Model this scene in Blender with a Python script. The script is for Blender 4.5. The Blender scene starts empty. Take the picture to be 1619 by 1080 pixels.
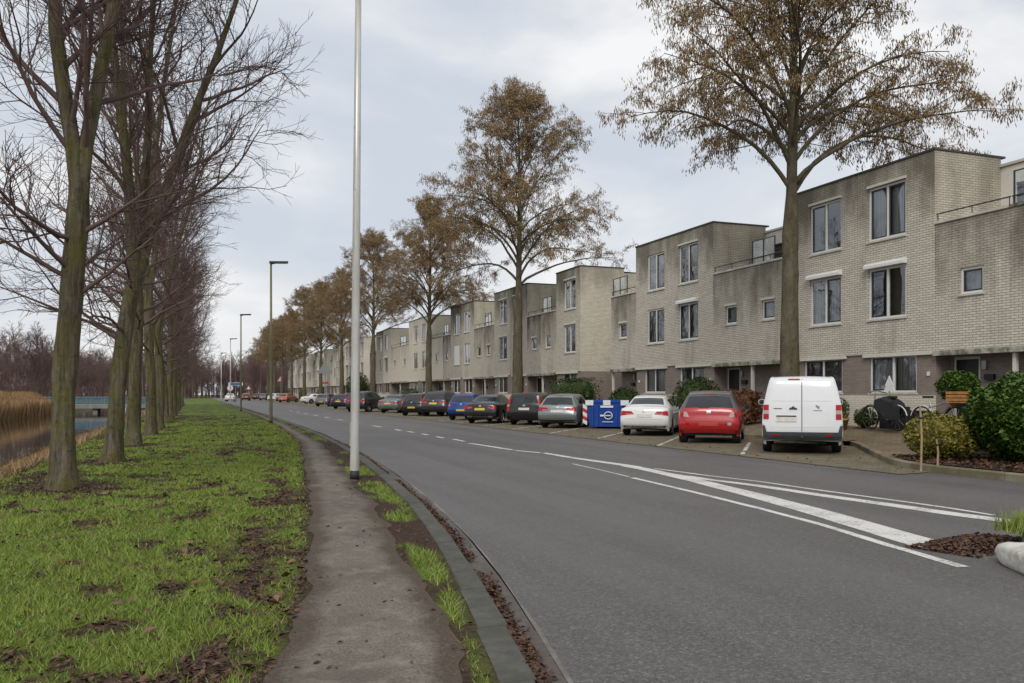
import bpy, math, random
import numpy as np
from mathutils import Vector, Matrix
from mathutils.bvhtree import BVHTree

S = bpy.context.scene
C = S.collection
R = math.radians
rng = random.Random(7)
nrg = np.random.default_rng(11)

# ------------------------------------------------------------------ camera
YAW = 20.5
cam = bpy.data.cameras.new('camera')
camo = bpy.data.objects.new('camera', cam); C.objects.link(camo)
camo.location = (0, 0, 1.5)
camo.rotation_euler = (R(90), 0, R(-YAW))
cam.sensor_width = 36; cam.lens = 30.02; cam.shift_y = 82/1619
cam.clip_start = 0.05; cam.clip_end = 3000
S.camera = camo

# ------------------------------------------------------------------ world, sun, exposure
W = bpy.data.worlds.new('World'); S.world = W; W.use_nodes = True
nt = W.node_tree; nt.nodes.clear()
def wn(t, **k):
    n = nt.nodes.new(t)
    for a, b in k.items(): setattr(n, a, b)
    return n
SUN_EL, SUN_AZ = 42, 214      # compass-like: azimuth measured from +Y towards +X, direction the light comes FROM
sky = wn('ShaderNodeTexSky', sky_type='NISHITA', sun_disc=False, sun_elevation=R(SUN_EL), sun_rotation=R(SUN_AZ), air_density=1.2, dust_density=2.0)
tc = wn('ShaderNodeTexCoord')
mp = wn('ShaderNodeMapping'); mp.inputs['Scale'].default_value = (1.0, 1.0, 2.6); mp.inputs['Location'].default_value = (3.1, 0.7, 0.2)
nz = wn('ShaderNodeTexNoise'); nz.inputs['Scale'].default_value = 2.6; nz.inputs['Detail'].default_value = 7; nz.inputs['Roughness'].default_value = 0.52; nz.inputs['Distortion'].default_value = 0.35
cr = wn('ShaderNodeValToRGB')
e = cr.color_ramp.elements
e[0].position = 0.38; e[0].color = (0.545, 0.59, 0.66, 1)
e[1].position = 0.63; e[1].color = (0.83, 0.83, 0.835, 1)
m1 = e.new(0.475); m1.color = (0.62, 0.65, 0.70, 1)
m2 = e.new(0.54); m2.color = (0.715, 0.725, 0.745, 1)
sc_ = wn('ShaderNodeVectorMath', operation='SCALE'); sc_.inputs['Scale'].default_value = 10.0   # cloud radiance relative to the 0.1 background strength
mx = wn('ShaderNodeMix', data_type='RGBA'); mx.inputs['Factor'].default_value = 0.94
bg = wn('ShaderNodeBackground'); bg.inputs['Strength'].default_value = 0.10
out = wn('ShaderNodeOutputWorld')
L = nt.links.new
L(tc.outputs['Generated'], mp.inputs['Vector']); L(mp.outputs[0], nz.inputs['Vector']); L(nz.outputs['Fac'], cr.inputs[0])
L(cr.outputs[0], sc_.inputs[0]); L(sky.outputs[0], mx.inputs['A']); L(sc_.outputs[0], mx.inputs['B'])
L(mx.outputs['Result'], bg.inputs['Color']); L(bg.outputs[0], out.inputs['Surface'])
sd = bpy.data.lights.new('sun', 'SUN'); sd.energy = 1.5; sd.angle = R(25); sd.color = (1.0, 0.96, 0.9)
so = bpy.data.objects.new('sun', sd); C.objects.link(so)
so.rotation_euler = (R(90-SUN_EL), 0, R(180-SUN_AZ))
S.view_settings.view_transform = 'Standard'; S.view_settings.look = 'None'
S.view_settings.exposure = 0.22; S.view_settings.gamma = 1.0; S.view_settings.use_curve_mapping = False
S.cycles.max_bounces = 5; S.cycles.diffuse_bounces = 3; S.cycles.glossy_bounces = 3; S.cycles.transparent_max_bounces = 12
S.cycles.caustics_reflective = False; S.cycles.caustics_refractive = False

# ------------------------------------------------------------------ materials
MATS = {}
class NT:
    """small helper for building a node material"""
    def __init__(s, name):
        s.m = bpy.data.materials.new(name); s.m.use_nodes = True
        s.t = s.m.node_tree; s.b = s.t.nodes['Principled BSDF']; s.o = s.t.nodes['Material Output']
        s.tc = None
    def n(s, t, ins=None, **k):
        n = s.t.nodes.new(t)
        for a, b in k.items(): setattr(n, a, b)
        for a, b in (ins or {}).items(): s.set(n.inputs[a], b)
        return n
    def set(s, sock, v):
        if hasattr(v, 'is_output') or isinstance(v, bpy.types.NodeSocket): s.t.links.new(v, sock)
        else: sock.default_value = v
    def co(s, kind='Object'):
        if s.tc is None: s.tc = s.n('ShaderNodeTexCoord')
        return s.tc.outputs[kind]
    def noise(s, scale, detail=4, vec=None, rough=0.55, dist=0.0, sc=None):
        v = vec or s.co()
        if sc: v = s.n('ShaderNodeMapping', {'Vector': v, 'Scale': sc}).outputs[0]
        return s.n('ShaderNodeTexNoise', {'Vector': v, 'Scale': scale, 'Detail': detail, 'Roughness': rough, 'Distortion': dist}).outputs['Fac']
    def ramp(s, f, stops):
        n = s.n('ShaderNodeValToRGB', {'Fac': f}); el = n.color_ramp.elements
        while len(el) < len(stops): el.new(0.5)
        for q, (p, c) in zip(el, stops):
            q.position = p; q.color = (c, c, c, 1) if isinstance(c, (int, float)) else (*c, 1)
        return n.outputs[0]
    def mix(s, f, a, b, mode='MIX'):
        n = s.n('ShaderNodeMix', data_type='RGBA', blend_type=mode)
        s.set(n.inputs['Factor'], f)
        for k, v in (('A', a), ('B', b)):
            s.set(n.inputs[k], (*v, 1) if isinstance(v, tuple) and len(v) == 3 else v)
        return n.outputs['Result']
    def math(s, op, a, b=0.0, clamp=False):
        n = s.n('ShaderNodeMath', operation=op, use_clamp=clamp)
        s.set(n.inputs[0], a); s.set(n.inputs[1], b); return n.outputs[0]
    def bump(s, h, strength=0.3, dist=0.01):
        n = s.n('ShaderNodeBump', {'Height': h, 'Strength': strength, 'Distance': dist}); s.set(s.b.inputs['Normal'], n.outputs[0])
    def fin(s, col=None, rough=None, spec=None, metal=None):
        if col is not None: s.set(s.b.inputs['Base Color'], (*col, 1) if isinstance(col, tuple) and len(col) == 3 else col)
        if rough is not None: s.set(s.b.inputs['Roughness'], rough)
        if spec is not None: s.set(s.b.inputs['Specular IOR Level'], spec)
        if metal is not None: s.set(s.b.inputs['Metallic'], metal)
        MATS[s.m.name] = s.m
        return s.m

def plain(name, col, rough=0.6, var=0.12, scale=6.0, spec=0.4, metal=0.0, bump=0.0):
    n = NT(name)
    d = tuple(c*(1-var) for c in col); h = tuple(min(1, c*(1+var)) for c in col)
    f = n.noise(scale, 5)
    c = n.mix(n.ramp(f, [(0.3, 0.0), (0.7, 1.0)]), d, h)
    if bump: n.bump(f, bump, 0.01)
    return n.fin(c, rough, spec, metal)

def brick_mat(name, c1, c2, mortar, stain, stain_amt, seed=0.0, ztop=8.6):
    n = NT(name)
    sp = n.n('ShaderNodeSeparateXYZ', {'Vector': n.co()})
    u = n.math('ADD', sp.outputs[0], sp.outputs[1])
    vec = n.n('ShaderNodeCombineXYZ', {'X': u, 'Y': sp.outputs[2], 'Z': 0.0}).outputs[0]
    br = n.n('ShaderNodeTexBrick', {'Vector': vec, 'Color1': (*c1, 1), 'Color2': (*c2, 1), 'Mortar': (*mortar, 1), 'Scale': 1.0,
             'Mortar Size': 0.0085, 'Mortar Smooth': 0.25, 'Bias': -0.1, 'Brick Width': 0.23, 'Row Height': 0.071}, offset=0.5)
    off = n.n('ShaderNodeVectorMath', {0: n.co(), 1: (seed, seed*2.3, seed*0.7)}, operation='ADD').outputs[0]
    v1 = n.noise(0.9, 5, vec=off)
    col = n.mix(n.ramp(v1, [(0.3, 0.0), (0.75, 0.30)]), br.outputs['Color'], tuple(x*0.62 for x in c1))
    # vertical rain streaks and algae
    st = n.noise(1.0, 6, vec=off, sc=(1.5, 1.5, 0.42), rough=0.62)
    bl = n.noise(0.55, 4, vec=off)
    zf = n.n('ShaderNodeMapRange', {'Value': sp.outputs[2], 'From Min': ztop-2.6, 'From Max': ztop, 'To Min': -0.06, 'To Max': 0.24}).outputs[0]
    k = n.math('ADD', n.math('ADD', n.math('MULTIPLY', st, 0.62), n.math('MULTIPLY', bl, 0.42)), zf)
    k = n.ramp(k, [(0.50, 0.0), (0.80, stain_amt)])
    col = n.mix(k, col, stain)
    n.bump(br.outputs['Fac'], -0.35, 0.008)
    return n.fin(col, 0.88, 0.2)

for sfx, zt in (('', 8.6), ('_low', 6.42)):
    brick_mat('cream_brick'+sfx, (0.70, 0.645, 0.545), (0.56, 0.51, 0.42), (0.17, 0.155, 0.13), (0.095, 0.085, 0.058), 0.78, 1.7, zt)
    brick_mat('cream_brick_clean'+sfx, (0.76, 0.70, 0.58), (0.68, 0.625, 0.51), (0.42, 0.385, 0.315), (0.20, 0.18, 0.135), 0.38, 4.1, zt)
    brick_mat('cream_brick_stained'+sfx, (0.58, 0.53, 0.45), (0.46, 0.42, 0.35), (0.16, 0.145, 0.125), (0.055, 0.052, 0.045), 0.92, 9.3, zt)
brick_mat('cream_brick_side', (0.74, 0.68, 0.56), (0.61, 0.555, 0.45), (0.21, 0.19, 0.155), (0.15, 0.13, 0.085), 0.55, 6.4)
brick_mat('brown_brick', (0.285, 0.225, 0.19), (0.215, 0.17, 0.14), (0.26, 0.24, 0.22), (0.09, 0.075, 0.06), 0.3, 2.2)
plain('stucco', (0.74, 0.70, 0.62), 0.9, 0.06)
plain('concrete_pale', (0.55, 0.52, 0.46), 0.85, 0.2, 3.0)
def mossy_concrete():
    n = NT('mossy_concrete')
    f = n.noise(2.5, 6, rough=0.65)
    c = n.mix(n.ramp(f, [(0.42, 0.0), (0.62, 1.0)]), (0.42, 0.40, 0.34), (0.07, 0.075, 0.03))
    n.bump(f, 0.4, 0.02); return n.fin(c, 0.9)
mossy_concrete()
plain('cap_dark', (0.06, 0.055, 0.05), 0.6)
plain('roof_felt', (0.12, 0.12, 0.12), 0.9)
plain('frame_white', (0.72, 0.71, 0.67), 0.45, 0.05)
plain('frame_cream', (0.62, 0.59, 0.51), 0.5, 0.06)
plain('sash_dark', (0.035, 0.04, 0.05), 0.4)
plain('door_dark', (0.018, 0.018, 0.02), 0.35)
plain('door_brown', (0.10, 0.05, 0.03), 0.4)
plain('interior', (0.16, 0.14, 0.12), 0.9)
plain('metal_dark', (0.045, 0.047, 0.05), 0.45)
plain('metal_grey', (0.35, 0.36, 0.37), 0.4, metal=0.6)
plain('shutter_white', (0.72, 0.72, 0.70), 0.5, 0.05)
def curtain(name, col):
    n = NT(name)
    w = n.n('ShaderNodeTexWave', {'Vector': n.co(), 'Scale': 5.5, 'Distortion': 1.5, 'Detail': 1.0}, bands_direction='Y').outputs['Fac']
    c = n.mix(w, tuple(x*0.72 for x in col), col); n.bump(w, 0.6, 0.04)
    return n.fin(c, 0.9)
curtain('curtain_white', (0.74, 0.74, 0.72)); curtain('curtain_grey', (0.36, 0.36, 0.35))
def glass(name, tint=(0.9, 0.95, 0.95), base=0.10):
    n = NT(name)
    tr = n.n('ShaderNodeBsdfTransparent', {'Color': (*tint, 1)}); gl = n.n('ShaderNodeBsdfGlossy', {'Roughness': 0.015, 'Color': (0.95, 0.97, 1, 1)})
    nf = n.noise(1.2, 2); nb = n.n('ShaderNodeBump', {'Height': nf, 'Strength': 0.05, 'Distance': 0.05}); n.set(gl.inputs['Normal'], nb.outputs[0])
    fr = n.n('ShaderNodeFresnel', {'IOR': 1.5}).outputs[0]
    f = n.math('ADD', n.math('MULTIPLY', fr, 1.5), base, True)
    ms = n.n('ShaderNodeMixShader', {0: f, 1: tr.outputs[0], 2: gl.outputs[0]})
    n.t.links.new(ms.outputs[0], n.o.inputs['Surface']); MATS[name] = n.m
glass('window_glass'); glass('screen_glass', (0.75, 0.82, 0.8), 0.12)

def asphalt():
    n = NT('asphalt')
    a = n.noise(95, 3, rough=0.7); b = n.noise(0.35, 5); c2 = n.noise(5, 4)
    vo = n.n('ShaderNodeTexVoronoi', {'Vector': n.co(), 'Scale': 58.0}).outputs['Color']
    vs = n.n('ShaderNodeSeparateColor', {0: vo}).outputs[0]
    c = n.mix(n.ramp(a, [(0.32, 0.0), (0.68, 1.0)]), (0.050, 0.045, 0.043), (0.170, 0.158, 0.150))
    a2 = n.noise(28, 5, rough=0.75); c = n.mix(n.ramp(a2, [(0.40, 0.0), (0.62, 0.55)]), c, (0.075, 0.068, 0.065))
    big = n.noise(0.16, 3); c = n.mix(n.ramp(big, [(0.40, 0.0), (0.62, 0.35)]), c, (0.070, 0.064, 0.061))
    c = n.mix(n.ramp(vs, [(0.90, 0.0), (0.99, 0.45)]), c, (0.25, 0.235, 0.225))
    c = n.mix(n.ramp(vs, [(0.0, 0.55), (0.45, 0.0)]), c, (0.040, 0.037, 0.035)); c = n.mix(n.ramp(vs, [(0.55, 0.0), (0.9, 0.30)]), c, (0.23, 0.215, 0.205))
    c = n.mix(n.ramp(b, [(0.35, 0.0), (0.7, 0.40)]), c, (0.155, 0.145, 0.138))
    c = n.mix(n.ramp(c2, [(0.50, 0.0), (0.75, 0.25)]), c, (0.075, 0.07, 0.07))
    # long tyre-worn bands along the lane
    wv = n.noise(1.1, 2, sc=(1.0, 0.03, 1.0)); c = n.mix(n.ramp(wv, [(0.42, 0.0), (0.6, 0.22)]), c, (0.185, 0.175, 0.168))
    # thin cracks
    cv = n.n('ShaderNodeTexVoronoi', {'Vector': n.n('ShaderNodeMapping', {'Vector': n.n('ShaderNodeVectorMath', {0: n.co(), 1: n.n('ShaderNodeTexNoise', {'Vector': n.co(), 'Scale': 1.6, 'Detail': 4.0}).outputs['Color']}, operation='ADD').outputs[0], 'Scale': (0.42, 0.2, 1)}).outputs[0], 'Scale': 0.7}, feature='DISTANCE_TO_EDGE').outputs['Distance']
    c = n.mix(n.ramp(cv, [(0.0, 0.18), (0.004, 0.0)]), c, (0.05, 0.048, 0.047))
    oil = n.noise(0.8, 3, sc=(1.0, 0.12, 1.0)); c = n.mix(n.ramp(oil, [(0.55, 0.0), (0.70, 0.35)]), c, (0.062, 0.057, 0.054))
    n.bump(n.math('ADD', a, a2), 0.7, 0.010)
    return n.fin(c, n.ramp(b, [(0.3, 0.50), (0.7, 0.72)]), 0.4)
asphalt()
def path_mat():
    n = NT('worn_path')
    a = n.noise(60, 4, rough=0.7); b = n.noise(1.3, 5); d = n.noise(7, 4)
    c = n.mix(n.ramp(a, [(0.35, 0.0), (0.68, 1.0)]), (0.085, 0.073, 0.060), (0.25, 0.222, 0.185))
    c = n.mix(n.ramp(b, [(0.42, 0.0), (0.68, 0.7)]), c, (0.10, 0.085, 0.07))
    c = n.mix(n.ramp(d, [(0.50, 0.0), (0.72, 0.5)]), c, (0.30, 0.262, 0.215))
    ed = n.n('ShaderNodeAttribute', attribute_name='edge').outputs['Fac']
    ev = n.noise(3.5, 5, rough=0.7)
    k = n.ramp(n.math('ADD', ed, n.math('MULTIPLY', n.math('SUBTRACT', ev, 0.5), 1.5)), [(0.30, 0.0), (0.72, 0.9)])
    sc2 = n.mix(n.ramp(a, [(0.35, 0.0), (0.65, 1.0)]), (0.050, 0.038, 0.029), (0.115, 0.085, 0.062))
    c = n.mix(k, c, sc2)
    n.bump(n.math('ADD', a, d), 0.6, 0.012); return n.fin(c, 0.9, 0.2)
path_mat()
def paver_mat(name, ca, cb, mo, ang=45, bw=0.21, rh=0.105):
    n = NT(name)
    v = n.n('ShaderNodeMapping', {'Vector': n.co(), 'Rotation': (0, 0, R(ang))}).outputs[0]
    br = n.n('ShaderNodeTexBrick', {'Vector': v, 'Color1': (*ca, 1), 'Color2': (*cb, 1), 'Mortar': (*mo, 1), 'Scale': 1.0, 'Mortar Size': 0.010, 'Mortar Smooth': 0.3, 'Brick Width': bw, 'Row Height': rh})
    f = n.noise(0.8, 5); g = n.noise(3.2, 5, rough=0.65)
    c = n.mix(n.ramp(f, [(0.35, 0.0), (0.7, 0.6)]), br.outputs['Color'], (0.085, 0.075, 0.05))
    c = n.mix(n.ramp(g, [(0.50, 0.0), (0.72, 0.6)]), c, (0.30, 0.25, 0.16))
    n.bump(br.outputs['Fac'], -0.5, 0.01); return n.fin(c, 0.85, 0.25)
paver_mat('parking_pavers', (0.21, 0.175, 0.115), (0.15, 0.125, 0.085), (0.075, 0.072, 0.04))
paver_mat('pavement_pavers', (0.24, 0.175, 0.115), (0.19, 0.14, 0.095), (0.09, 0.08, 0.05), 0)
def kerb_mat(name, a, b, m):
    n = NT(name)
    f = n.noise(8, 6, vec=n.co('Generated') if False else None, rough=0.65); g = n.noise(1.1, 4)
    c = n.mix(n.ramp(f, [(0.35, 0.0), (0.7, 1.0)]), a, b); c = n.mix(n.ramp(g, [(0.42, 0.0), (0.62, 0.7)]), c, m)
    n.bump(f, 0.4, 0.008); return n.fin(c, 0.8, 0.3)
kerb_mat('kerb_concrete', (0.065, 0.063, 0.056), (0.125, 0.12, 0.108), (0.058, 0.063, 0.042))
kerb_mat('gutter_concrete', (0.085, 0.075, 0.067), (0.16, 0.145, 0.13), (0.075, 0.062, 0.053))
kerb_mat('kerb_mossy', (0.21, 0.18, 0.12), (0.30, 0.26, 0.19), (0.10, 0.095, 0.045))
kerb_mat('joint_pale', (0.15, 0.135, 0.12), (0.30, 0.275, 0.25), (0.10, 0.09, 0.08))
def paint_worn():
    n = NT('road_paint')
    f = n.noise(22, 6, rough=0.7); g = n.noise(1.8, 4)
    k = n.ramp(n.math('ADD', n.math('MULTIPLY', f, 0.65), n.math('MULTIPLY', g, 0.35)), [(0.48, 0.0), (0.62, 0.85)])
    c = n.mix(k, (0.66, 0.64, 0.60), (0.20, 0.19, 0.185)); return n.fin(c, 0.7, 0.3)
paint_worn()
def lawn_mat():
    n = NT('lawn_ground')
    at = n.n('ShaderNodeAttribute', attribute_name='bare').outputs['Fac']
    a = n.noise(26, 5, rough=0.7); b = n.noise(1.5, 4)
    g = n.mix(n.ramp(a, [(0.3, 0.0), (0.7, 1.0)]), (0.045, 0.07, 0.012), (0.16, 0.23, 0.036))
    g = n.mix(n.ramp(b, [(0.35, 0.0), (0.7, 0.6)]), g, (0.12, 0.15, 0.03))
    s = n.mix(n.ramp(a, [(0.35, 0.0), (0.65, 1.0)]), (0.028, 0.019, 0.014), (0.085, 0.054, 0.037))
    n.bump(a, 0.8, 0.03)
    return n.fin(n.mix(at, g, s), 0.95, 0.15)
lawn_mat()
def soil(name, a, b, sc=18):
    n = NT(name); f = n.noise(sc, 6, rough=0.7); n.bump(f, 0.8, 0.03)
    return n.fin(n.mix(n.ramp(f, [(0.33, 0.0), (0.67, 1.0)]), a, b), 0.95, 0.15)
soil('soil', (0.03, 0.02, 0.014), (0.10, 0.065, 0.042)); soil('terrain', (0.05, 0.06, 0.02), (0.12, 0.11, 0.05), 2.0)
soil('bank_soil', (0.07, 0.045, 0.03), (0.20, 0.135, 0.085), 9)
def blade(name, cols, tone=None, rough=0.6):
    """leaf or blade material: colour varies from piece to piece by mesh island"""
    n = NT(name)
    rnd = n.n('ShaderNodeNewGeometry').outputs['Random Per Island']
    c = n.ramp(rnd, [(i/(max(1, len(cols)-1)), q) for i, q in enumerate(cols)])
    if tone: c = n.mix(n.ramp(n.noise(0.9, 4), [(0.38, 0.0), (0.68, 0.55)]), c, tone)
    return n.fin(c, rough, 0.25)
blade('grass_blade', [(0.065, 0.11, 0.014), (0.165, 0.25, 0.028), (0.25, 0.345, 0.05), (0.10, 0.165, 0.022), (0.34, 0.34, 0.12), (0.13, 0.205, 0.024)], (0.22, 0.25, 0.05))
blade('dead_leaf', [(0.040, 0.022, 0.016), (0.070, 0.036, 0.024), (0.115, 0.058, 0.034), (0.05, 0.03, 0.024), (0.15, 0.078, 0.045), (0.06, 0.034, 0.024)])
blade('pale_leaf', [(0.13, 0.068, 0.04), (0.20, 0.11, 0.068), (0.10, 0.052, 0.03), (0.25, 0.145, 0.095)])
blade('dry_grass', [(0.26, 0.17, 0.085), (0.36, 0.245, 0.125), (0.20, 0.125, 0.065), (0.42, 0.30, 0.16)])
blade('reed_stem', [(0.30, 0.18, 0.085), (0.42, 0.27, 0.14), (0.24, 0.145, 0.07), (0.48, 0.33, 0.18)])
blade('laurel_leaf', [(0.025, 0.055, 0.010), (0.06, 0.115, 0.018), (0.10, 0.17, 0.03), (0.04, 0.08, 0.013)], rough=0.4)
blade('dark_leaf', [(0.018, 0.035, 0.010), (0.035, 0.06, 0.014), (0.06, 0.09, 0.022), (0.028, 0.048, 0.012)], rough=0.45)
blade('yellow_leaf', [(0.10, 0.11, 0.02), (0.20, 0.19, 0.035), (0.28, 0.22, 0.05), (0.09, 0.12, 0.022)], rough=0.5)
blade('beech_leaf', [(0.13, 0.055, 0.028), (0.20, 0.09, 0.045), (0.10, 0.045, 0.026), (0.25, 0.125, 0.065)])
blade('catkin', [(0.18, 0.115, 0.058), (0.33, 0.22, 0.10), (0.44, 0.30, 0.13), (0.16, 0.105, 0.06), (0.30, 0.20, 0.10)])
def bark(name, a, b, moss, amt, sc=(7, 7, 1.6)):
    n = NT(name)
    f = n.noise(1.0, 7, sc=sc, rough=0.68, dist=0.4); g = n.noise(2.4, 7, rough=0.72); h = n.noise(9, 4)
    c = n.mix(n.ramp(f, [(0.35, 0.0), (0.65, 1.0)]), a, b)
    c = n.mix(n.ramp(g, [(0.40, 0.0), (0.60, amt)]), c, moss)
    c = n.mix(n.ramp(h, [(0.58, 0.0), (0.72, 0.5)]), c, tuple(x*0.45 for x in a))
    n.bump(n.math('ADD', f, n.math('MULTIPLY', h, 0.5)), 1.0, 0.06); return n.fin(c, 0.92, 0.15)
bark('lime_bark', (0.045, 0.036, 0.027), (0.20, 0.165, 0.125), (0.125, 0.12, 0.028), 0.68, (15, 15, 1.5))
bark('alder_bark', (0.07, 0.056, 0.041), (0.175, 0.145, 0.105), (0.11, 0.105, 0.05), 0.5, (6, 6, 1.8))
plain('lime_twig', (0.125, 0.080, 0.070), 0.9, 0.3, 0.8); plain('alder_twig', (0.10, 0.077, 0.055), 0.9, 0.25, 0.8)
plain('wood_twig', (0.165, 0.108, 0.096), 0.95, 0.3, 0.3); plain('wood_trunk', (0.10, 0.09, 0.065), 0.95, 0.3, 0.8)
def water():
    n = NT('canal_water')
    a = n.noise(1.4, 4, sc=(1, 0.5, 1)); n.bump(a, 0.10, 0.06); return n.fin((0.03, 0.028, 0.02), 0.04, 0.5)
water()
def paint(name, col, flake=0.0, rough=0.28):
    n = NT(name); f = n.noise(2.2, 4); g = n.noise(0.9, 3)
    n.set(n.b.inputs['Coat Weight'], 0.6); n.set(n.b.inputs['Coat Roughness'], 0.06)
    d = n.ramp(f, [(0.4, 0.0), (0.75, 0.22)])
    return n.fin(n.mix(d, col, tuple(x*0.72+0.02 for x in col)), rough, 0.5, flake)
paint('paint_white', (0.74, 0.74, 0.73)); paint('paint_white_van', (0.72, 0.73, 0.74), rough=0.4); paint('paint_red', (0.42, 0.012, 0.018))
paint('paint_silver', (0.235, 0.255, 0.262), 0.45); paint('paint_black', (0.010, 0.011, 0.013)); paint('paint_dark_grey', (0.045, 0.047, 0.052), 0.3)
paint('paint_blue', (0.012, 0.05, 0.24), 0.2); paint('paint_grey', (0.17, 0.18, 0.20), 0.4); paint('paint_navy', (0.012, 0.018, 0.04)); paint('paint_orange', (0.40, 0.13, 0.09))
paint('paint_maroon', (0.10, 0.02, 0.025)); paint('paint_roof_grey', (0.10, 0.09, 0.09), 0.2)
n_ = NT('car_glass'); n_.fin((0.012, 0.017, 0.02), 0.03, 0.8)
plain('tyre', (0.016, 0.016, 0.017), 0.85); plain('rim', (0.34, 0.35, 0.36), 0.35, metal=0.7); plain('rim_dark', (0.06, 0.06, 0.065), 0.35, metal=0.5)
plain('black_plastic', (0.022, 0.023, 0.025), 0.55); plain('grey_plastic', (0.055, 0.06, 0.068), 0.55)
plain('lamp_red', (0.40, 0.008, 0.010), 0.18, 0.15, 9); plain('lamp_clear', (0.42, 0.36, 0.35), 0.15, 0.15, 9); plain('lamp_orange', (0.55, 0.18, 0.03), 0.2)
plain('plate_yellow', (0.66, 0.47, 0.06), 0.4); plain('plate_pale', (0.62, 0.58, 0.52), 0.5, 0.2, 8); plain('plate_smear', (0.52, 0.07, 0.05), 0.4, 0.25, 12)
plain('chrome', (0.62, 0.63, 0.65), 0.15, metal=1.0)
plain('skip_blue', (0.010, 0.055, 0.30), 0.4, 0.2, 3); plain('skip_white', (0.70, 0.72, 0.74), 0.5, 0.1); plain('sign_red', (0.48, 0.03, 0.03), 0.4)
plain('sign_blue', (0.05, 0.14, 0.30), 0.4); plain('rail_blue', (0.10, 0.22, 0.30), 0.5)
def pole_mat(name, c, k, amt):
    n = NT(name); f = n.noise(3, 5, sc=(3, 3, 0.5)); g = n.noise(16, 3)
    cc = n.mix(n.ramp(f, [(0.42, 0.0), (0.65, amt)]), c, k); cc = n.mix(n.ramp(g, [(0.68, 0.0), (0.75, 0.7)]), cc, (0.12, 0.09, 0.06))
    return n.fin(cc, 0.35, 0.5, 0.25)
pole_mat('pole_white', (0.56, 0.55, 0.52), (0.36, 0.34, 0.28), 0.6); pole_mat('pole_green', (0.17, 0.16, 0.09), (0.11, 0.115, 0.035), 0.9)
plain('wood_stake', (0.36, 0.25, 0.15), 0.8, 0.25); plain('crate_wood', (0.40, 0.19, 0.06), 0.7, 0.3, 9); plain('concrete_grey', (0.26, 0.25, 0.23), 0.85, 0.2, 2)
_n = NT('white_stone'); _f = _n.noise(7, 7, rough=0.7); _g = _n.noise(2.2, 5, rough=0.65); _n.bump(_f, 0.9, 0.03); _n.fin(_n.mix(_n.ramp(_g, [(0.50, 0.0), (0.66, 0.7)]), _n.mix(_n.ramp(_f, [(0.35, 0.0), (0.6, 1.0)]), (0.46, 0.44, 0.39), (0.76, 0.74, 0.68)), (0.34, 0.32, 0.25)), 0.85, 0.2); plain('terracotta', (0.34, 0.19, 0.09), 0.8)

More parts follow.
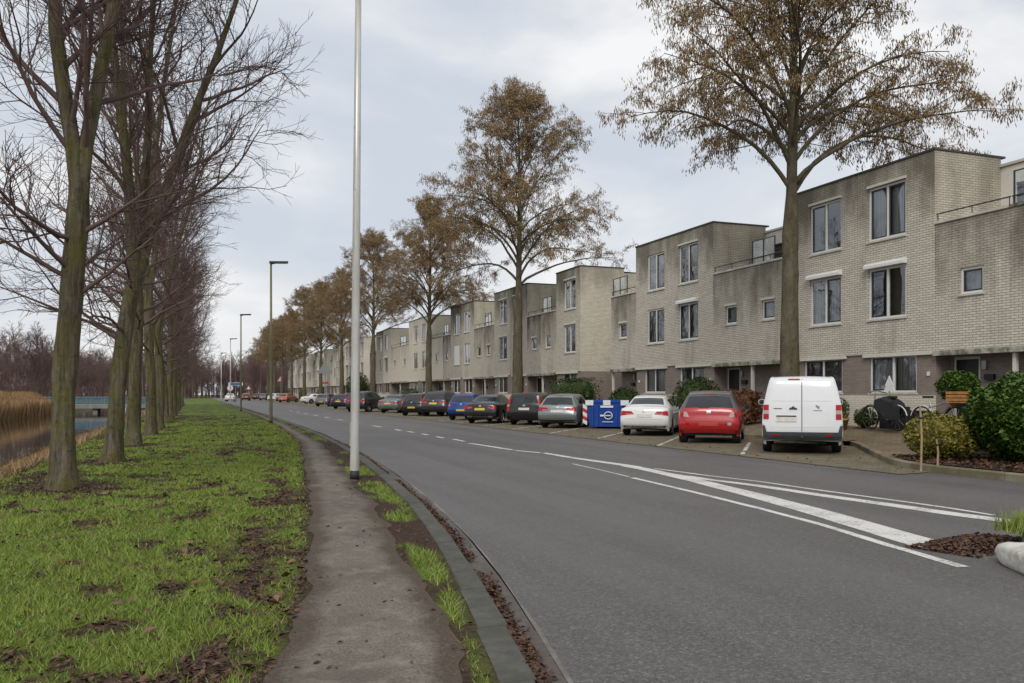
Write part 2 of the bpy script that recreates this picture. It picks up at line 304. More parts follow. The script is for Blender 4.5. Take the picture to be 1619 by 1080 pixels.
# ------------------------------------------------------------------ geometry helpers
def link(o, parent=None):
    C.objects.link(o)
    if parent is not None: o.parent = parent
    return o
def tag(o, label=None, cat=None, group=None, kind=None):
    if label: o['label'] = label
    if cat: o['category'] = cat
    if group: o['group'] = group
    if kind: o['kind'] = kind
    return o
def empty(name, loc, rz=0, label=None, cat=None, group=None):
    o = bpy.data.objects.new(name, None); o.empty_display_size = 0.2
    o.location = loc; o.rotation_euler = (0, 0, rz); link(o)
    return tag(o, label, cat, group)
class MB:
    def __init__(s): s.v = []; s.f = []
    def quad(s, a, b, c, d):
        i = len(s.v); s.v += [a, b, c, d]; s.f.append((i, i+1, i+2, i+3)); return s
    def poly(s, pts):
        i = len(s.v); s.v += list(pts); s.f.append(tuple(range(i, i+len(pts)))); return s
    def box(s, x0, x1, y0, y1, z0, z1):
        if x0 > x1: x0, x1 = x1, x0
        if y0 > y1: y0, y1 = y1, y0
        i = len(s.v)
        s.v += [(x0,y0,z0),(x1,y0,z0),(x1,y1,z0),(x0,y1,z0),(x0,y0,z1),(x1,y0,z1),(x1,y1,z1),(x0,y1,z1)]
        s.f += [(i,i+3,i+2,i+1),(i+4,i+5,i+6,i+7),(i,i+1,i+5,i+4),(i+1,i+2,i+6,i+5),(i+2,i+3,i+7,i+6),(i+3,i,i+4,i+7)]
        return s
    def prism(s, pts, d):
        """extrude polygon pts (3-D) by vector d"""
        n = len(pts); i = len(s.v); s.v += list(pts); s.v += [tuple(a+b for a, b in zip(p, d)) for p in pts]
        s.f.append(tuple(range(i+n-1, i-1, -1))); s.f.append(tuple(range(i+n, i+2*n)))
        for k in range(n):
            s.f.append((i+k, i+(k+1) % n, i+n+(k+1) % n, i+n+k))
        return s
    def tube(s, pts, rad, sides=8, cap=True):
        pts = [Vector(p) for p in pts]; n = len(pts)
        if not isinstance(rad, (list, tuple)): rad = [rad]*n
        t0 = (pts[-1]-pts[0]).normalized() if (pts[-1]-pts[0]).length > 1e-6 else Vector((0, 0, 1))
        ref = Vector((0, 0, 1)) if abs(t0.z) < 0.8 else Vector((1, 0, 0))
        i0 = len(s.v)
        for k in range(n):
            t = (pts[min(k+1, n-1)]-pts[max(k-1, 0)]).normalized()
            u = t.cross(ref)
            if u.length < 1e-4: u = t.cross(Vector((0, 1, 0.01)))
            u.normalize(); w = t.cross(u)
            for q in range(sides):
                a = 2*math.pi*q/sides
                s.v.append(tuple(pts[k]+(u*math.cos(a)+w*math.sin(a))*rad[k]))
        for k in range(n-1):
            for q in range(sides):
                a = i0+k*sides+q; b = i0+k*sides+(q+1) % sides
                s.f.append((a, b, b+sides, a+sides))
        if cap:
            s.f.append(tuple(i0+q for q in range(sides-1, -1, -1))); s.f.append(tuple(i0+(n-1)*sides+q for q in range(sides)))
        return s
    def build(s, name, mat, parent=None, smooth=False, kind=None, loc=None):
        me = bpy.data.meshes.new(name); me.from_pydata(s.v, [], s.f)
        if mat: me.materials.append(MATS[mat] if isinstance(mat, str) else mat)
        if smooth: me.polygons.foreach_set('use_smooth', [True]*len(me.polygons))
        me.update()
        o = bpy.data.objects.new(name, me); link(o, parent)
        if loc: o.location = loc
        if kind: o['kind'] = kind
        return o
def npmesh(name, V, F, mat, parent=None, smooth=False, kind=None, attr=None):
    """fast mesh from numpy: V (n,3), F (m,3|4)"""
    me = bpy.data.meshes.new(name); V = np.asarray(V, np.float32); F = np.asarray(F, np.int32)
    k = F.shape[1]; me.vertices.add(len(V)); me.vertices.foreach_set('co', V.ravel())
    me.loops.add(F.size); me.loops.foreach_set('vertex_index', F.ravel())
    me.polygons.add(len(F)); me.polygons.foreach_set('loop_start', np.arange(0, F.size, k, dtype=np.int32))
    if smooth: me.polygons.foreach_set('use_smooth', np.ones(len(F), bool))
    me.materials.append(MATS[mat])
    if attr:
        for an, vals in attr.items():
            a = me.attributes.new(an, 'FLOAT', 'POINT'); a.data.foreach_set('value', np.asarray(vals, np.float32))
    me.update(calc_edges=True); me.validate()
    o = bpy.data.objects.new(name, me); link(o, parent)
    if kind: o['kind'] = kind
    return o
_tab = np.random.default_rng(5).random((256, 256))
def vnoise(x, y):
    xi = np.floor(x).astype(int); yi = np.floor(y).astype(int); fx = x-xi; fy = y-yi
    fx = fx*fx*(3-2*fx); fy = fy*fy*(3-2*fy)
    a = _tab[xi % 256, yi % 256]; b = _tab[(xi+1) % 256, yi % 256]; c = _tab[xi % 256, (yi+1) % 256]; d = _tab[(xi+1) % 256, (yi+1) % 256]
    return (a*(1-fx)+b*fx)*(1-fy)+(c*(1-fx)+d*fx)*fy
def fbm(x, y, o=4):
    s = 0; a = 0.5
    for k in range(o):
        s = s+a*vnoise(x*2**k+17*k, y*2**k+31*k); a *= 0.5
    return s/(1-0.5**o)
def sstep(a, b, x):
    t = np.clip((x-a)/(b-a), 0, 1); return t*t*(3-2*t)

def gpt(px, py, z=0.0):
    """ground position (photo measurement -> metres), used for laying out real objects"""
    Z = 1350*(1.5-z)/(py-622); xc = (px-809.5)*Z/1350; a = R(YAW)
    return (xc*math.cos(a)+Z*math.sin(a), -xc*math.sin(a)+Z*math.cos(a))

# road edge (asphalt / gutter) on the canal side
KY = np.array([-12, -6, 0, 4.03, 4.82, 6.38, 8.55, 11.13, 14.39, 18.93, 23.86, 30.58, 39.8, 55, 75, 150, 400])
KX = np.array([-2.2, -0.55, 0.92, 1.84, 2.01, 2.33, 2.71, 3.08, 3.43, 3.86, 4.20, 4.50, 4.74, 4.93, 5.0, 5.1, 5.2])
def K(y): return np.interp(y, KY, KX)
LY = np.array([-12, 0, 4.6, 6.1, 8.7, 11.6, 17.5, 26.5, 39.5, 64, 200]); LO = np.array([1.6, 1.6, 1.59, 1.55, 1.65, 1.67, 1.66, 1.32, 1.18, 1.05, 1.0])
RY = np.array([-12, 0, 5.14, 7.7, 12, 17.3, 26.4, 41.7, 200]); RO = np.array([.45, .46, .56, .74, .88, .92, .80, .68, .62])
def pathL(y): return K(y)-np.interp(y, LY, LO)
def pathR(y): return K(y)-np.interp(y, RY, RO)

def bare_amount(x, y):
    """0 grass .. 1 leaf litter / bare soil"""
    n = fbm(x*0.9+3.1+6*7.3, y*0.55+8.2+6*3.7, 5); n2 = fbm(x*3.1+1.7, y*3.1+4.4, 3)
    b = sstep(0.59, 0.68, n*0.62+n2*0.38)
    n3 = fbm(x*4.0+7.7, y*3.0+1.4, 4); b = np.maximum(b, sstep(0.535, 0.63, n3*0.75+n*0.25)*0.95)
    # litter trail through the lawn, parallel to the path
    trail = pathL(y)-0.46-0.10*np.sin(y*0.9)
    b = np.maximum(b, sstep(0.40, 0.10, np.abs(x-trail)+0.5*(n2-.5))*sstep(0.36, 0.50, n2*0.5+n3*0.5)*sstep(26, 15, y))
    edge = pathL(y)-x
    b = np.maximum(b, sstep(0.22, 0.0, edge)*0.9*sstep(0.38, 0.5, n2+0.05))
    # bank side
    b = np.maximum(b, sstep(-2.7, -3.7, x+1.6*(n2-0.5)))
    for tx, ty in LIMES[:9]:
        d = np.sqrt((x-tx)**2+((y-ty)*0.8)**2); b = np.maximum(b, sstep(1.15, 0.35, d+0.7*(n2-0.5)))
    return np.clip(b, 0, 1)
LIMES = [(-1.84, 14.55), (-1.62, 19.7), (-1.50, 25.7), (-1.40, 32.3), (-1.28, 39.1), (-1.2, 46.4)]+[(-1.2, 53.0+6.8*k) for k in range(0, 10)]
def ground_z(x, y):
    """lawn and bank height"""
    x = np.asarray(x, float); y = np.asarray(y, float)
    und = (fbm(x*0.8, y*0.8, 3)-0.5)*0.10*sstep(0.1, 0.8, pathL(y)-x)
    z = 0.05+und
    return z-1.05*sstep(-2.3, -6.2, x)

# ------------------------------------------------------------------ terrain, canal
def strip_mesh(name, ys, cols, mat, kind='structure', attr=None, smooth=True):
    """cols: list of (x(y), z(y)) columns"""
    V = []
    for cx, cz in cols: V.append(np.stack([cx, ys, cz], 1))
    V = np.stack(V, 1); n, m = V.shape[:2]
    idx = np.arange(n*m).reshape(n, m)
    F = np.stack([idx[:-1, :-1], idx[:-1, 1:], idx[1:, 1:], idx[1:, :-1]], -1).reshape(-1, 4)
    return npmesh(name, V.reshape(-1, 3), F, mat, None, smooth, kind, attr)
ys = np.array([-60, -20, 0, 20, 40, 60, 90, 105, 120, 160, 260, 420, 900.])
one = np.ones_like(ys)
tcols = [(-900*one, 0.6*one), (-120*one, 0.5*one), (-40*one, 0.3*one), (-18*one, 0.12*one), (-16.4*one, 0.05*one), (-15.2*one, -0.85*one), (-14.2*one, -1.3*one),
         (-8*one, -1.3*one), (-6.7*one, -1.25*one), (-5.0*one, -1.05*one), (-3.6*one, -0.55*one), (-2.2*one, -0.12*one), (0*one, -0.06*one), (13*one, -0.06*one), (60*one, -0.06*one), (900*one, -0.06*one)]
strip_mesh('ground', ys, tcols, 'terrain')
strip_mesh('canal_water', np.array([-60, 0, 60, 120, 420.]), [(np.full(5, -15.6), np.full(5, -0.80)), (np.full(5, -5.8), np.full(5, -0.80))], 'canal_water')

# lawn
ly = np.concatenate([np.linspace(-3, 3, 16)[:-1], np.linspace(3, 16, 150)[:-1], np.linspace(16, 40, 120)[:-1], np.linspace(40, 127, 110)])
cols = []; battr = []
NS = 110
sv = np.linspace(0, 1, NS)
xl = np.full_like(ly, -7.2); xr = K(ly)-0.402
GX = xl[:, None]+(xr-xl)[:, None]*sv[None, :]; GY = np.repeat(ly[:, None], NS, 1)
GZ = ground_z(GX, GY); GB = bare_amount(GX, GY)
on_path = (GX > pathL(GY)) & (GX < pathR(GY)); GB = np.where(on_path, 1.0, GB)
verge = GX > pathR(GY); GB = np.where(verge, np.clip(sstep(0.40, 0.55, fbm(GX*2.2, GY*1.1, 4)), 0, 1), GB)
GB = np.maximum(GB, sstep(0.16, 0.0, xr[:, None]-GX)*0.8)
idx = np.arange(GX.size).reshape(GX.shape)
F = np.stack([idx[:-1, :-1], idx[:-1, 1:], idx[1:, 1:], idx[1:, :-1]], -1).reshape(-1, 4)
npmesh('lawn', np.stack([GX, GY, GZ], -1).reshape(-1, 3), F, 'lawn_ground', None, True, 'structure', {'bare': GB.ravel()})
fy_ = np.array([130., 200, 300]); strip_mesh('far_lawn', fy_, [(np.full(3, -6.), np.full(3, 0.03)), (K(fy_)-0.4, np.full(3, 0.05))], 'lawn_ground', attr={'bare': np.full(6, 0.12)})
strip_mesh('crossing_path', np.array([126.6, 130.4]), [(np.full(2, -6.), np.full(2, 0.075)), (np.full(2, 4.9), np.full(2, 0.075))], 'joint_pale')

# worn footpath: a sheet with ragged edges
py_ = np.concatenate([np.linspace(-3, 20, 160)[:-1], np.linspace(20, 126, 160)])
jl = (fbm(py_*1.7+2, py_*0+3.3, 5)-0.5)*0.30; jr = (fbm(py_*1.9+40, py_*0+9.1, 5)-0.5)*0.30
pl, pr = pathL(py_)+jl, pathR(py_)+jr
pc = []; ea = []
qs = np.array([0, .06, .13, .25, .4, .5, .6, .75, .87, .94, 1.0])
for q in qs:
    pc.append((pl+(pr-pl)*q, np.maximum(ground_z(pl+(pr-pl)*q, py_), 0.05)+0.004+0.012*math.sin(math.pi*q)))
    ea.append(np.clip(1-np.minimum(q, 1-q)*np.maximum(pr-pl, .3)/.30, 0, 1)+0*py_)
strip_mesh('footpath', py_, pc, 'worn_path', attr={'edge': np.stack(ea, 1).ravel()})

# road
ry = np.concatenate([np.linspace(-12, 60, 90), np.linspace(64, 420, 30)])
def road_right(y): return np.where(y < 13.4, 13.15, 12.2)+0*y
rc = []
kx = K(ry)
for q in np.linspace(0, 1, 5): rc.append((kx+(np.full_like(ry, 13.3)-kx)*q, np.full_like(ry, 0.0)))
strip_mesh('road', ry, rc, 'asphalt')
# pale joint between gutter and asphalt
strip_mesh('road_joint', ry, [(kx-0.012+0.012*np.sin(ry*7), np.full_like(ry, 0.004)), (kx+0.010+0.010*np.sin(ry*5.3), np.full_like(ry, 0.004))], 'joint_pale')

def ribbon(pts, w, z, name, mat='road_paint', kind='structure', parent=None, jag=0.008):
    P = [Vector((p[0], p[1], 0)) for p in pts]; dense = []
    for a, b in zip(P[:-1], P[1:]):
        n = max(2, int((b-a).length/0.35))
        for k in range(n): dense.append(a.lerp(b, k/n))
    dense.append(P[-1]); mb = MB(); L_, R_ = [], []
    for i, p in enumerate(dense):
        t = (dense[min(i+1, len(dense)-1)]-dense[max(i-1, 0)]).normalized(); n = Vector((-t.y, t.x, 0))
        ww = w[0]+(w[1]-w[0])*i/(len(dense)-1) if isinstance(w, tuple) else w
        a = p+n*(ww/2+rng.uniform(-jag, jag)); b = p-n*(ww/2+rng.uniform(-jag, jag))
        L_.append((a.x, a.y, z)); R_.append((b.x, b.y, z))
    for i in range(len(dense)-1): mb.quad(R_[i], R_[i+1], L_[i+1], L_[i])
    return mb.build(name, mat, parent, kind=kind)
G_ = gpt
# splitter-island markings, centre dashes
ribbon([G_(858, 716), G_(905, 724), G_(1000, 737.5), G_(1100, 760), G_(1200, 785), G_(1300, 812), G_(1400, 841), G_(1492, 868)], (0.18, 0.44), 0.004, 'road_marking')
ribbon([G_(1000, 755.5), G_(1100, 779), G_(1200, 804), G_(1300, 830), G_(1400, 861), G_(1523, 897)], 0.11, 0.004, 'road_marking')
ribbon([G_(905, 733.5), G_(950, 743.5), G_(995, 754)], 0.06, 0.004, 'road_marking')
ribbon([G_(985, 737), G_(1040, 746.5), G_(1120, 758.5), G_(1200, 768.5), G_(1300, 783.5), G_(1400, 797.5), G_(1500, 812), G_(1619, 827.5)], (0.14, 0.30), 0.0045, 'road_marking')
ribbon([G_(1035, 741), G_(1120, 752.5), G_(1200, 761.5), G_(1300, 776), G_(1400, 789.5), G_(1500, 803.5), G_(1571, 815)], 0.09, 0.0045, 'road_marking')
for a, b, w in [((743, 701), (810, 711.5), .16), ((815, 712.5), (860, 716.5), .15), ((717, 694.5), (734, 698), .15), ((690, 690.5), (702, 692.8), .15), ((667, 686), (677, 688), .15), ((645, 682), (654, 684), .15), ((625, 679), (634, 681), .15)]:
    ribbon([G_(*a), G_(*b)], w, 0.004, 'road_marking')
for k in range(8):
    y0 = 37.5+k*5.2; ribbon([(7.85, y0), (7.85, y0+2.0)], 0.14, 0.004, 'road_marking')

# kerb and gutter on the canal side: single stones
def tangent(y): 
    d = K(y+0.05)-K(y-0.05); v = Vector((float(d), 0.1, 0)); return v.normalized()
kerb = tag(bpy.data.objects.new('kerb', None), kind='structure'); link(kerb)
y = -2.0
def slab(y0, y1, o0, o1, z0, z1, name, mat, ch=0.012):
    mb = MB(); g = 0.006
    a0, a1 = float(K(y0+g)), float(K(y1-g)); y0 += g; y1 -= g
    lo = [(a0-o0, y0), (a0-o1, y0), (a1-o1, y1), (a1-o0, y1)]
    i = len(mb.v)
    cx = sum(p[0] for p in lo)/4; cy = sum(p[1] for p in lo)/4
    mb.v += [(x, yy, z0) for x, yy in lo]+[(x, yy, z1-ch) for x, yy in lo]
    sh = []
    for x, yy in lo:
        d = Vector((cx-x, cy-yy)); sh.append((x+ch*(1 if cx > x else -1), yy+ch*0.6*(1 if cy > yy else -1), z1))
    mb.v += sh
    for k in range(4):
        n = (k+1) % 4
        mb.f += [(k, n, 4+n, 4+k), (4+k, 4+n, 8+n, 8+k)]
    mb.f.append((8, 9, 10, 11))
    return mb.build(name, mat, kerb)
y = 2.0
while y < 46:
    dz = rng.uniform(-0.006, 0.006)
    slab(y, y+1.0, 0.405, 0.215, -0.1, 0.058+dz, 'kerb_stone', 'kerb_concrete')
    y += 1.0
y = 2.0
while y < 40:
    dz = rng.uniform(-0.004, 0.004)
    slab(y, y+0.5, 0.205, 0.012, -0.1, 0.002+dz, 'gutter_tile', 'gutter_concrete', 0.006); y += 0.5
fy2 = np.concatenate([np.linspace(46, 120, 40), np.linspace(125, 400, 20)])
for nm, o0, o1, z1, mt in (('kerb_run', .405, .215, .058, 'kerb_concrete'),):
    o = strip_mesh(nm, fy2, [(K(fy2)-o0, fy2*0-0.05), (K(fy2)-o0, fy2*0+z1), (K(fy2)-o1, fy2*0+z1), (K(fy2)-o1, fy2*0-0.05)], mt, kind=None, smooth=False); o.parent = kerb
fy3 = np.concatenate([np.linspace(40, 120, 40), np.linspace(125, 400, 20)])
o = strip_mesh('gutter_run', fy3, [(K(fy3)-.205, fy3*0+.003), (K(fy3)-.012, fy3*0+.003)], 'gutter_concrete', kind=None, smooth=False); o.parent = kerb
fy4 = np.linspace(-12, 2, 12)
o = strip_mesh('kerb_run', fy4, [(K(fy4)-.405, fy4*0-.05), (K(fy4)-.405, fy4*0+.058), (K(fy4)-.215, fy4*0+.058), (K(fy4)-.215, fy4*0-.05)], 'kerb_concrete', kind=None, smooth=False); o.parent = kerb

# parking bays, pavement in front of the houses
BAY = R(38)                      # car heading, from the street direction towards the houses
bd = Vector((math.sin(BAY), math.cos(BAY), 0))
pk = MB()
kd = [(13.25, -12), (13.15, 8.0), (13.08, 10.4), (13.05, 11.6), (13.12, 12.6), (13.35, 13.35), (13.75, 14.1), (15.6, 16.65), (17.45, 19.15), (17.7, 19.6)]
pk.poly([(12.2, 12.2, 0.012), (13.1, 12.4, 0.012), (13.35, 13.35, 0.012), (13.75, 14.1, 0.012), (15.6, 16.65, 0.012), (17.45, 19.15, 0.012), (17.45, 19.6, 0.012), (12.2, 19.6, 0.012)])
for y0, y1 in ((19.6, 60), (60, 120), (120, 230)): pk.quad((12.2, y0, .012), (17.45, y0, .012), (17.45, y1, .012), (12.2, y1, .012))
pk.build('parking_area', 'parking_pavers', kind='structure')
def pav_z(x): return float(np.interp(x, [13, 17.62, 19.1, 19.4], [0.125, 0.135, 0.44, 0.45]))
px_ = [17.5, 17.62, 18.1, 18.6, 19.1, 19.4, 21.4]
pv = MB()
for (ya, yb) in [(19.55, 60), (60, 120), (120, 235)]:
    for x0, x1 in zip(px_[:-1], px_[1:]): pv.quad((x0, ya, pav_z(x0)), (x1, ya, pav_z(x1)), (x1, yb, pav_z(x1)), (x0, yb, pav_z(x0)))
kyx = lambda yy: float(np.interp(yy, [p[1] for p in kd], [p[0] for p in kd]))+0.12
yy_ = list(np.linspace(-12, 8, 6))+list(np.linspace(8.5, 19.5, 23))+[19.55]
for ya, yb in zip(yy_[:-1], yy_[1:]):
    xs = [i_/14 for i_ in range(15)]
    for q0, q1 in zip(xs[:-1], xs[1:]):
        a0 = kyx(ya)+(21.4-kyx(ya))*q0; a1 = kyx(ya)+(21.4-kyx(ya))*q1; b0 = kyx(yb)+(21.4-kyx(yb))*q0; b1 = kyx(yb)+(21.4-kyx(yb))*q1
        pv.quad((a0, ya, pav_z(a0)), (a1, ya, pav_z(a1)), (b1, yb, pav_z(b1)), (b0, yb, pav_z(b0)))
pv.build('front_pavement', 'pavement_pavers', kind='structure')
kr = tag(bpy.data.objects.new('parking_kerb', None), kind='structure'); link(kr)
def kerb_piece(a, b, parent, mat='kerb_mossy', w=0.13, z1=0.14):
    a = Vector((*a, 0)); b = Vector((*b, 0)); t = (b-a).normalized(); n = Vector((t.y, -t.x, 0)); a = a+t*0.006; b = b-t*0.006
    mb = MB(); c = 0.02
    pr_ = [(0, -0.05), (0, z1-c), (c, z1), (w, z1), (w, -0.05)]
    A = [tuple(a+n*p+Vector((0, 0, q))) for p, q in pr_]
    mb.prism(A, tuple(b-a)); return mb.build('kerb_stone', mat, parent)
def run_kerb(pts, parent, step=0.95, **k):
    P = [Vector((*p, 0)) for p in pts]; acc = []
    tot = sum((b-a).length for a, b in zip(P[:-1], P[1:])); n = max(1, round(tot/step))
    def at(s):
        for a, b in zip(P[:-1], P[1:]):
            l = (b-a).length
            if s <= l+1e-6: return a.lerp(b, s/l)
            s -= l
        return P[-1]
    pr0 = at(0)
    for i in range(n):
        q = at(tot*(i+1)/n); kerb_piece((pr0.x, pr0.y), (q.x, q.y), parent, **k); pr0 = q
run_kerb([p for p in kd if p[1] > 4], kr)
run_kerb([(17.44, 19.7), (17.44, 62)], kr)
kr2 = MB()
kr2.box(17.44, 17.57, 62, 230, -0.05, 0.14); kr2.build('kerb_run', 'kerb_mossy', kr)
# bay lines of white paving bricks
for k in range(-1, 22):
    y0 = 17.15+3.95*k
    if y0 < 15: continue
    mb = MB()
    for s in np.arange(0.25, 5.6, 0.22):
        if rng.random() < 0.18: continue
        a = Vector((12.25, y0, 0))+bd*s; b = a+bd*0.19; n = Vector((bd.y, -bd.x, 0))*0.05
        if b.x > 17.3: break
        mb.quad(tuple(a-n+Vector((0, 0, .017))), tuple(a+n+Vector((0, 0, .017))), tuple(b+n+Vector((0, 0, .017))), tuple(b-n+Vector((0, 0, .017))))
    mb.build('bay_line', 'road_paint', kind='structure')
# planting bed in the corner and traffic island on the right
pb = MB(); pb.poly([(x, y, .145) for x, y in ((13.32, 4), (16.5, 4), (16.5, 12.4), (15.5, 14.6), (14.35, 14.5), (13.7, 13.6), (13.35, 12.5))])
pb.build('planting_bed', 'soil', kind='structure')

# ------------------------------------------------------------------ houses
FX = 20.25
def wall_grid(mb, y0, y1, z0, z1, ops, x=0.0, depth=0.14):
    """front wall (facing -x) with openings (ya,yb,za,zb) and their reveals"""
    ysx = sorted({y0, y1, *[o[0] for o in ops], *[o[1] for o in ops]}); zsx = sorted({z0, z1, *[o[2] for o in ops], *[o[3] for o in ops]})
    for a, b in zip(ysx[:-1], ysx[1:]):
        for c, d in zip(zsx[:-1], zsx[1:]):
            my, mz = (a+b)/2, (c+d)/2
            if any(o[0] < my < o[1] and o[2] < mz < o[3] for o in ops): continue
            mb.quad((x, b, c), (x, a, c), (x, a, d), (x, b, d))
    for a, b, c, d in ops:
        mb.quad((x, a, c), (x+depth, a, c), (x+depth, a, d), (x, a, d)); mb.quad((x, b, c), (x, b, d), (x+depth, b, d), (x+depth, b, c))
        mb.quad((x, a, d), (x+depth, a, d), (x+depth, b, d), (x, b, d)); mb.quad((x, a, c), (x, b, c), (x+depth, b, c), (x+depth, a, c))

def window(root, a, b, c, d, x=0.0, split=True, mat='frame_white', dark='hi', curt=None, box=False, cream=False, detail=True, shut=False):
    """frame with children: pane, sash, sill, curtain, shutter_box"""
    f = 0.065; xa, xb = x+0.045, x+0.12; mb = MB(); g = 0.004
    a0, b0, c0, d0 = a+g, b-g, c+g, d-g
    mb.box(xa, xb, a0, b0, c0, c0+f); mb.box(xa, xb, a0, b0, d0-f, d0)
    mb.box(xa+.001, xb-.001, a0, a0+f, c0+f, d0-f); mb.box(xa+.001, xb-.001, b0-f, b0, c0+f, d0-f)
    m = (a+b)/2
    if split: mb.box(xa+.001, xb-.001, m-.04, m+.04, c0+f, d0-f)
    w = mb.build('window', mat, root)
    halves = [(a0+f, m-.04), (m+.04, b0-f)] if split else [(a0+f, b0-f)]
    dk = {'hi': [0], 'lo': [1], 'all': [0, 1], 'none': []}[dark]
    for i, (p, q) in enumerate(halves):
        if i in dk or not split:
            s = 0.045; mb = MB(); e, h = c0+f+.002, d0-f-.002; p2, q2 = p+.002, q-.002
            mb.box(xa+.012, xb-.02, p2, q2, e, e+s); mb.box(xa+.012, xb-.02, p2, q2, h-s, h); mb.box(xa+.013, xb-.021, p2, p2+s, e+s, h-s); mb.box(xa+.013, xb-.021, q2-s, q2, e+s, h-s)
            mb.build('sash', 'sash_dark', w)
        mb = MB(); mb.quad((xa+.035, q-.003, c0+f+.003), (xa+.035, p+.003, c0+f+.003), (xa+.035, p+.003, d0-f-.003), (xa+.035, q-.003, d0-f-.003))
        mb.build('pane', 'window_glass', w)
        if curt and detail:
            cm = curt if isinstance(curt, str) else curt[i % len(curt)]
            if cm:
                kind = cm.split(':'); top = d0-f; lowz = c0+f
                if len(kind) > 1:
                    if kind[1] == 'half': top = c0+f+(d0-c0)*0.45
                    if kind[1] == 'blind': lowz = d0-f-(d0-c0)*0.35
                n = 14; mb = MB()
                for k in range(n):
                    u0, u1 = p+(q-p)*k/n, p+(q-p)*(k+1)/n
                    x0, x1 = xb+.06+.025*(k % 2), xb+.06+.025*((k+1) % 2)
                    mb.quad((x1, u1, lowz), (x0, u0, lowz), (x0, u0, top), (x1, u1, top))
                mb.build('curtain', kind[0], w)
    MB().box(x-.045, x+.05, a-.04, b+.04, c-.055, c-.002).build('sill', 'concrete_pale', w)
    if box:
        mb = MB(); mb.prism([(x-.01, a-.06, d+.01), (x-.17, a-.06, d+.01), (x-.17, a-.06, d+.10), (x-.10, a-.06, d+.17), (x-.01, a-.06, d+.17)], (0, b-a+.12, 0))
        mb.build('shutter_box', 'shutter_white', w)
    elif cream:
        MB().box(x-.06, x+.03, a-.02, b+.02, d+.006, d+.085).build('shutter_box', 'frame_cream', w)
    if shut:
        mb = MB()
        n = int((d-c)/.06)
        for k in range(n): mb.box(x+.004, x+.02, a+.01, b-.01, c+k*.06, c+k*.06+.056)
        mb.build('roller_shutter', 'shutter_white', w)
    return w

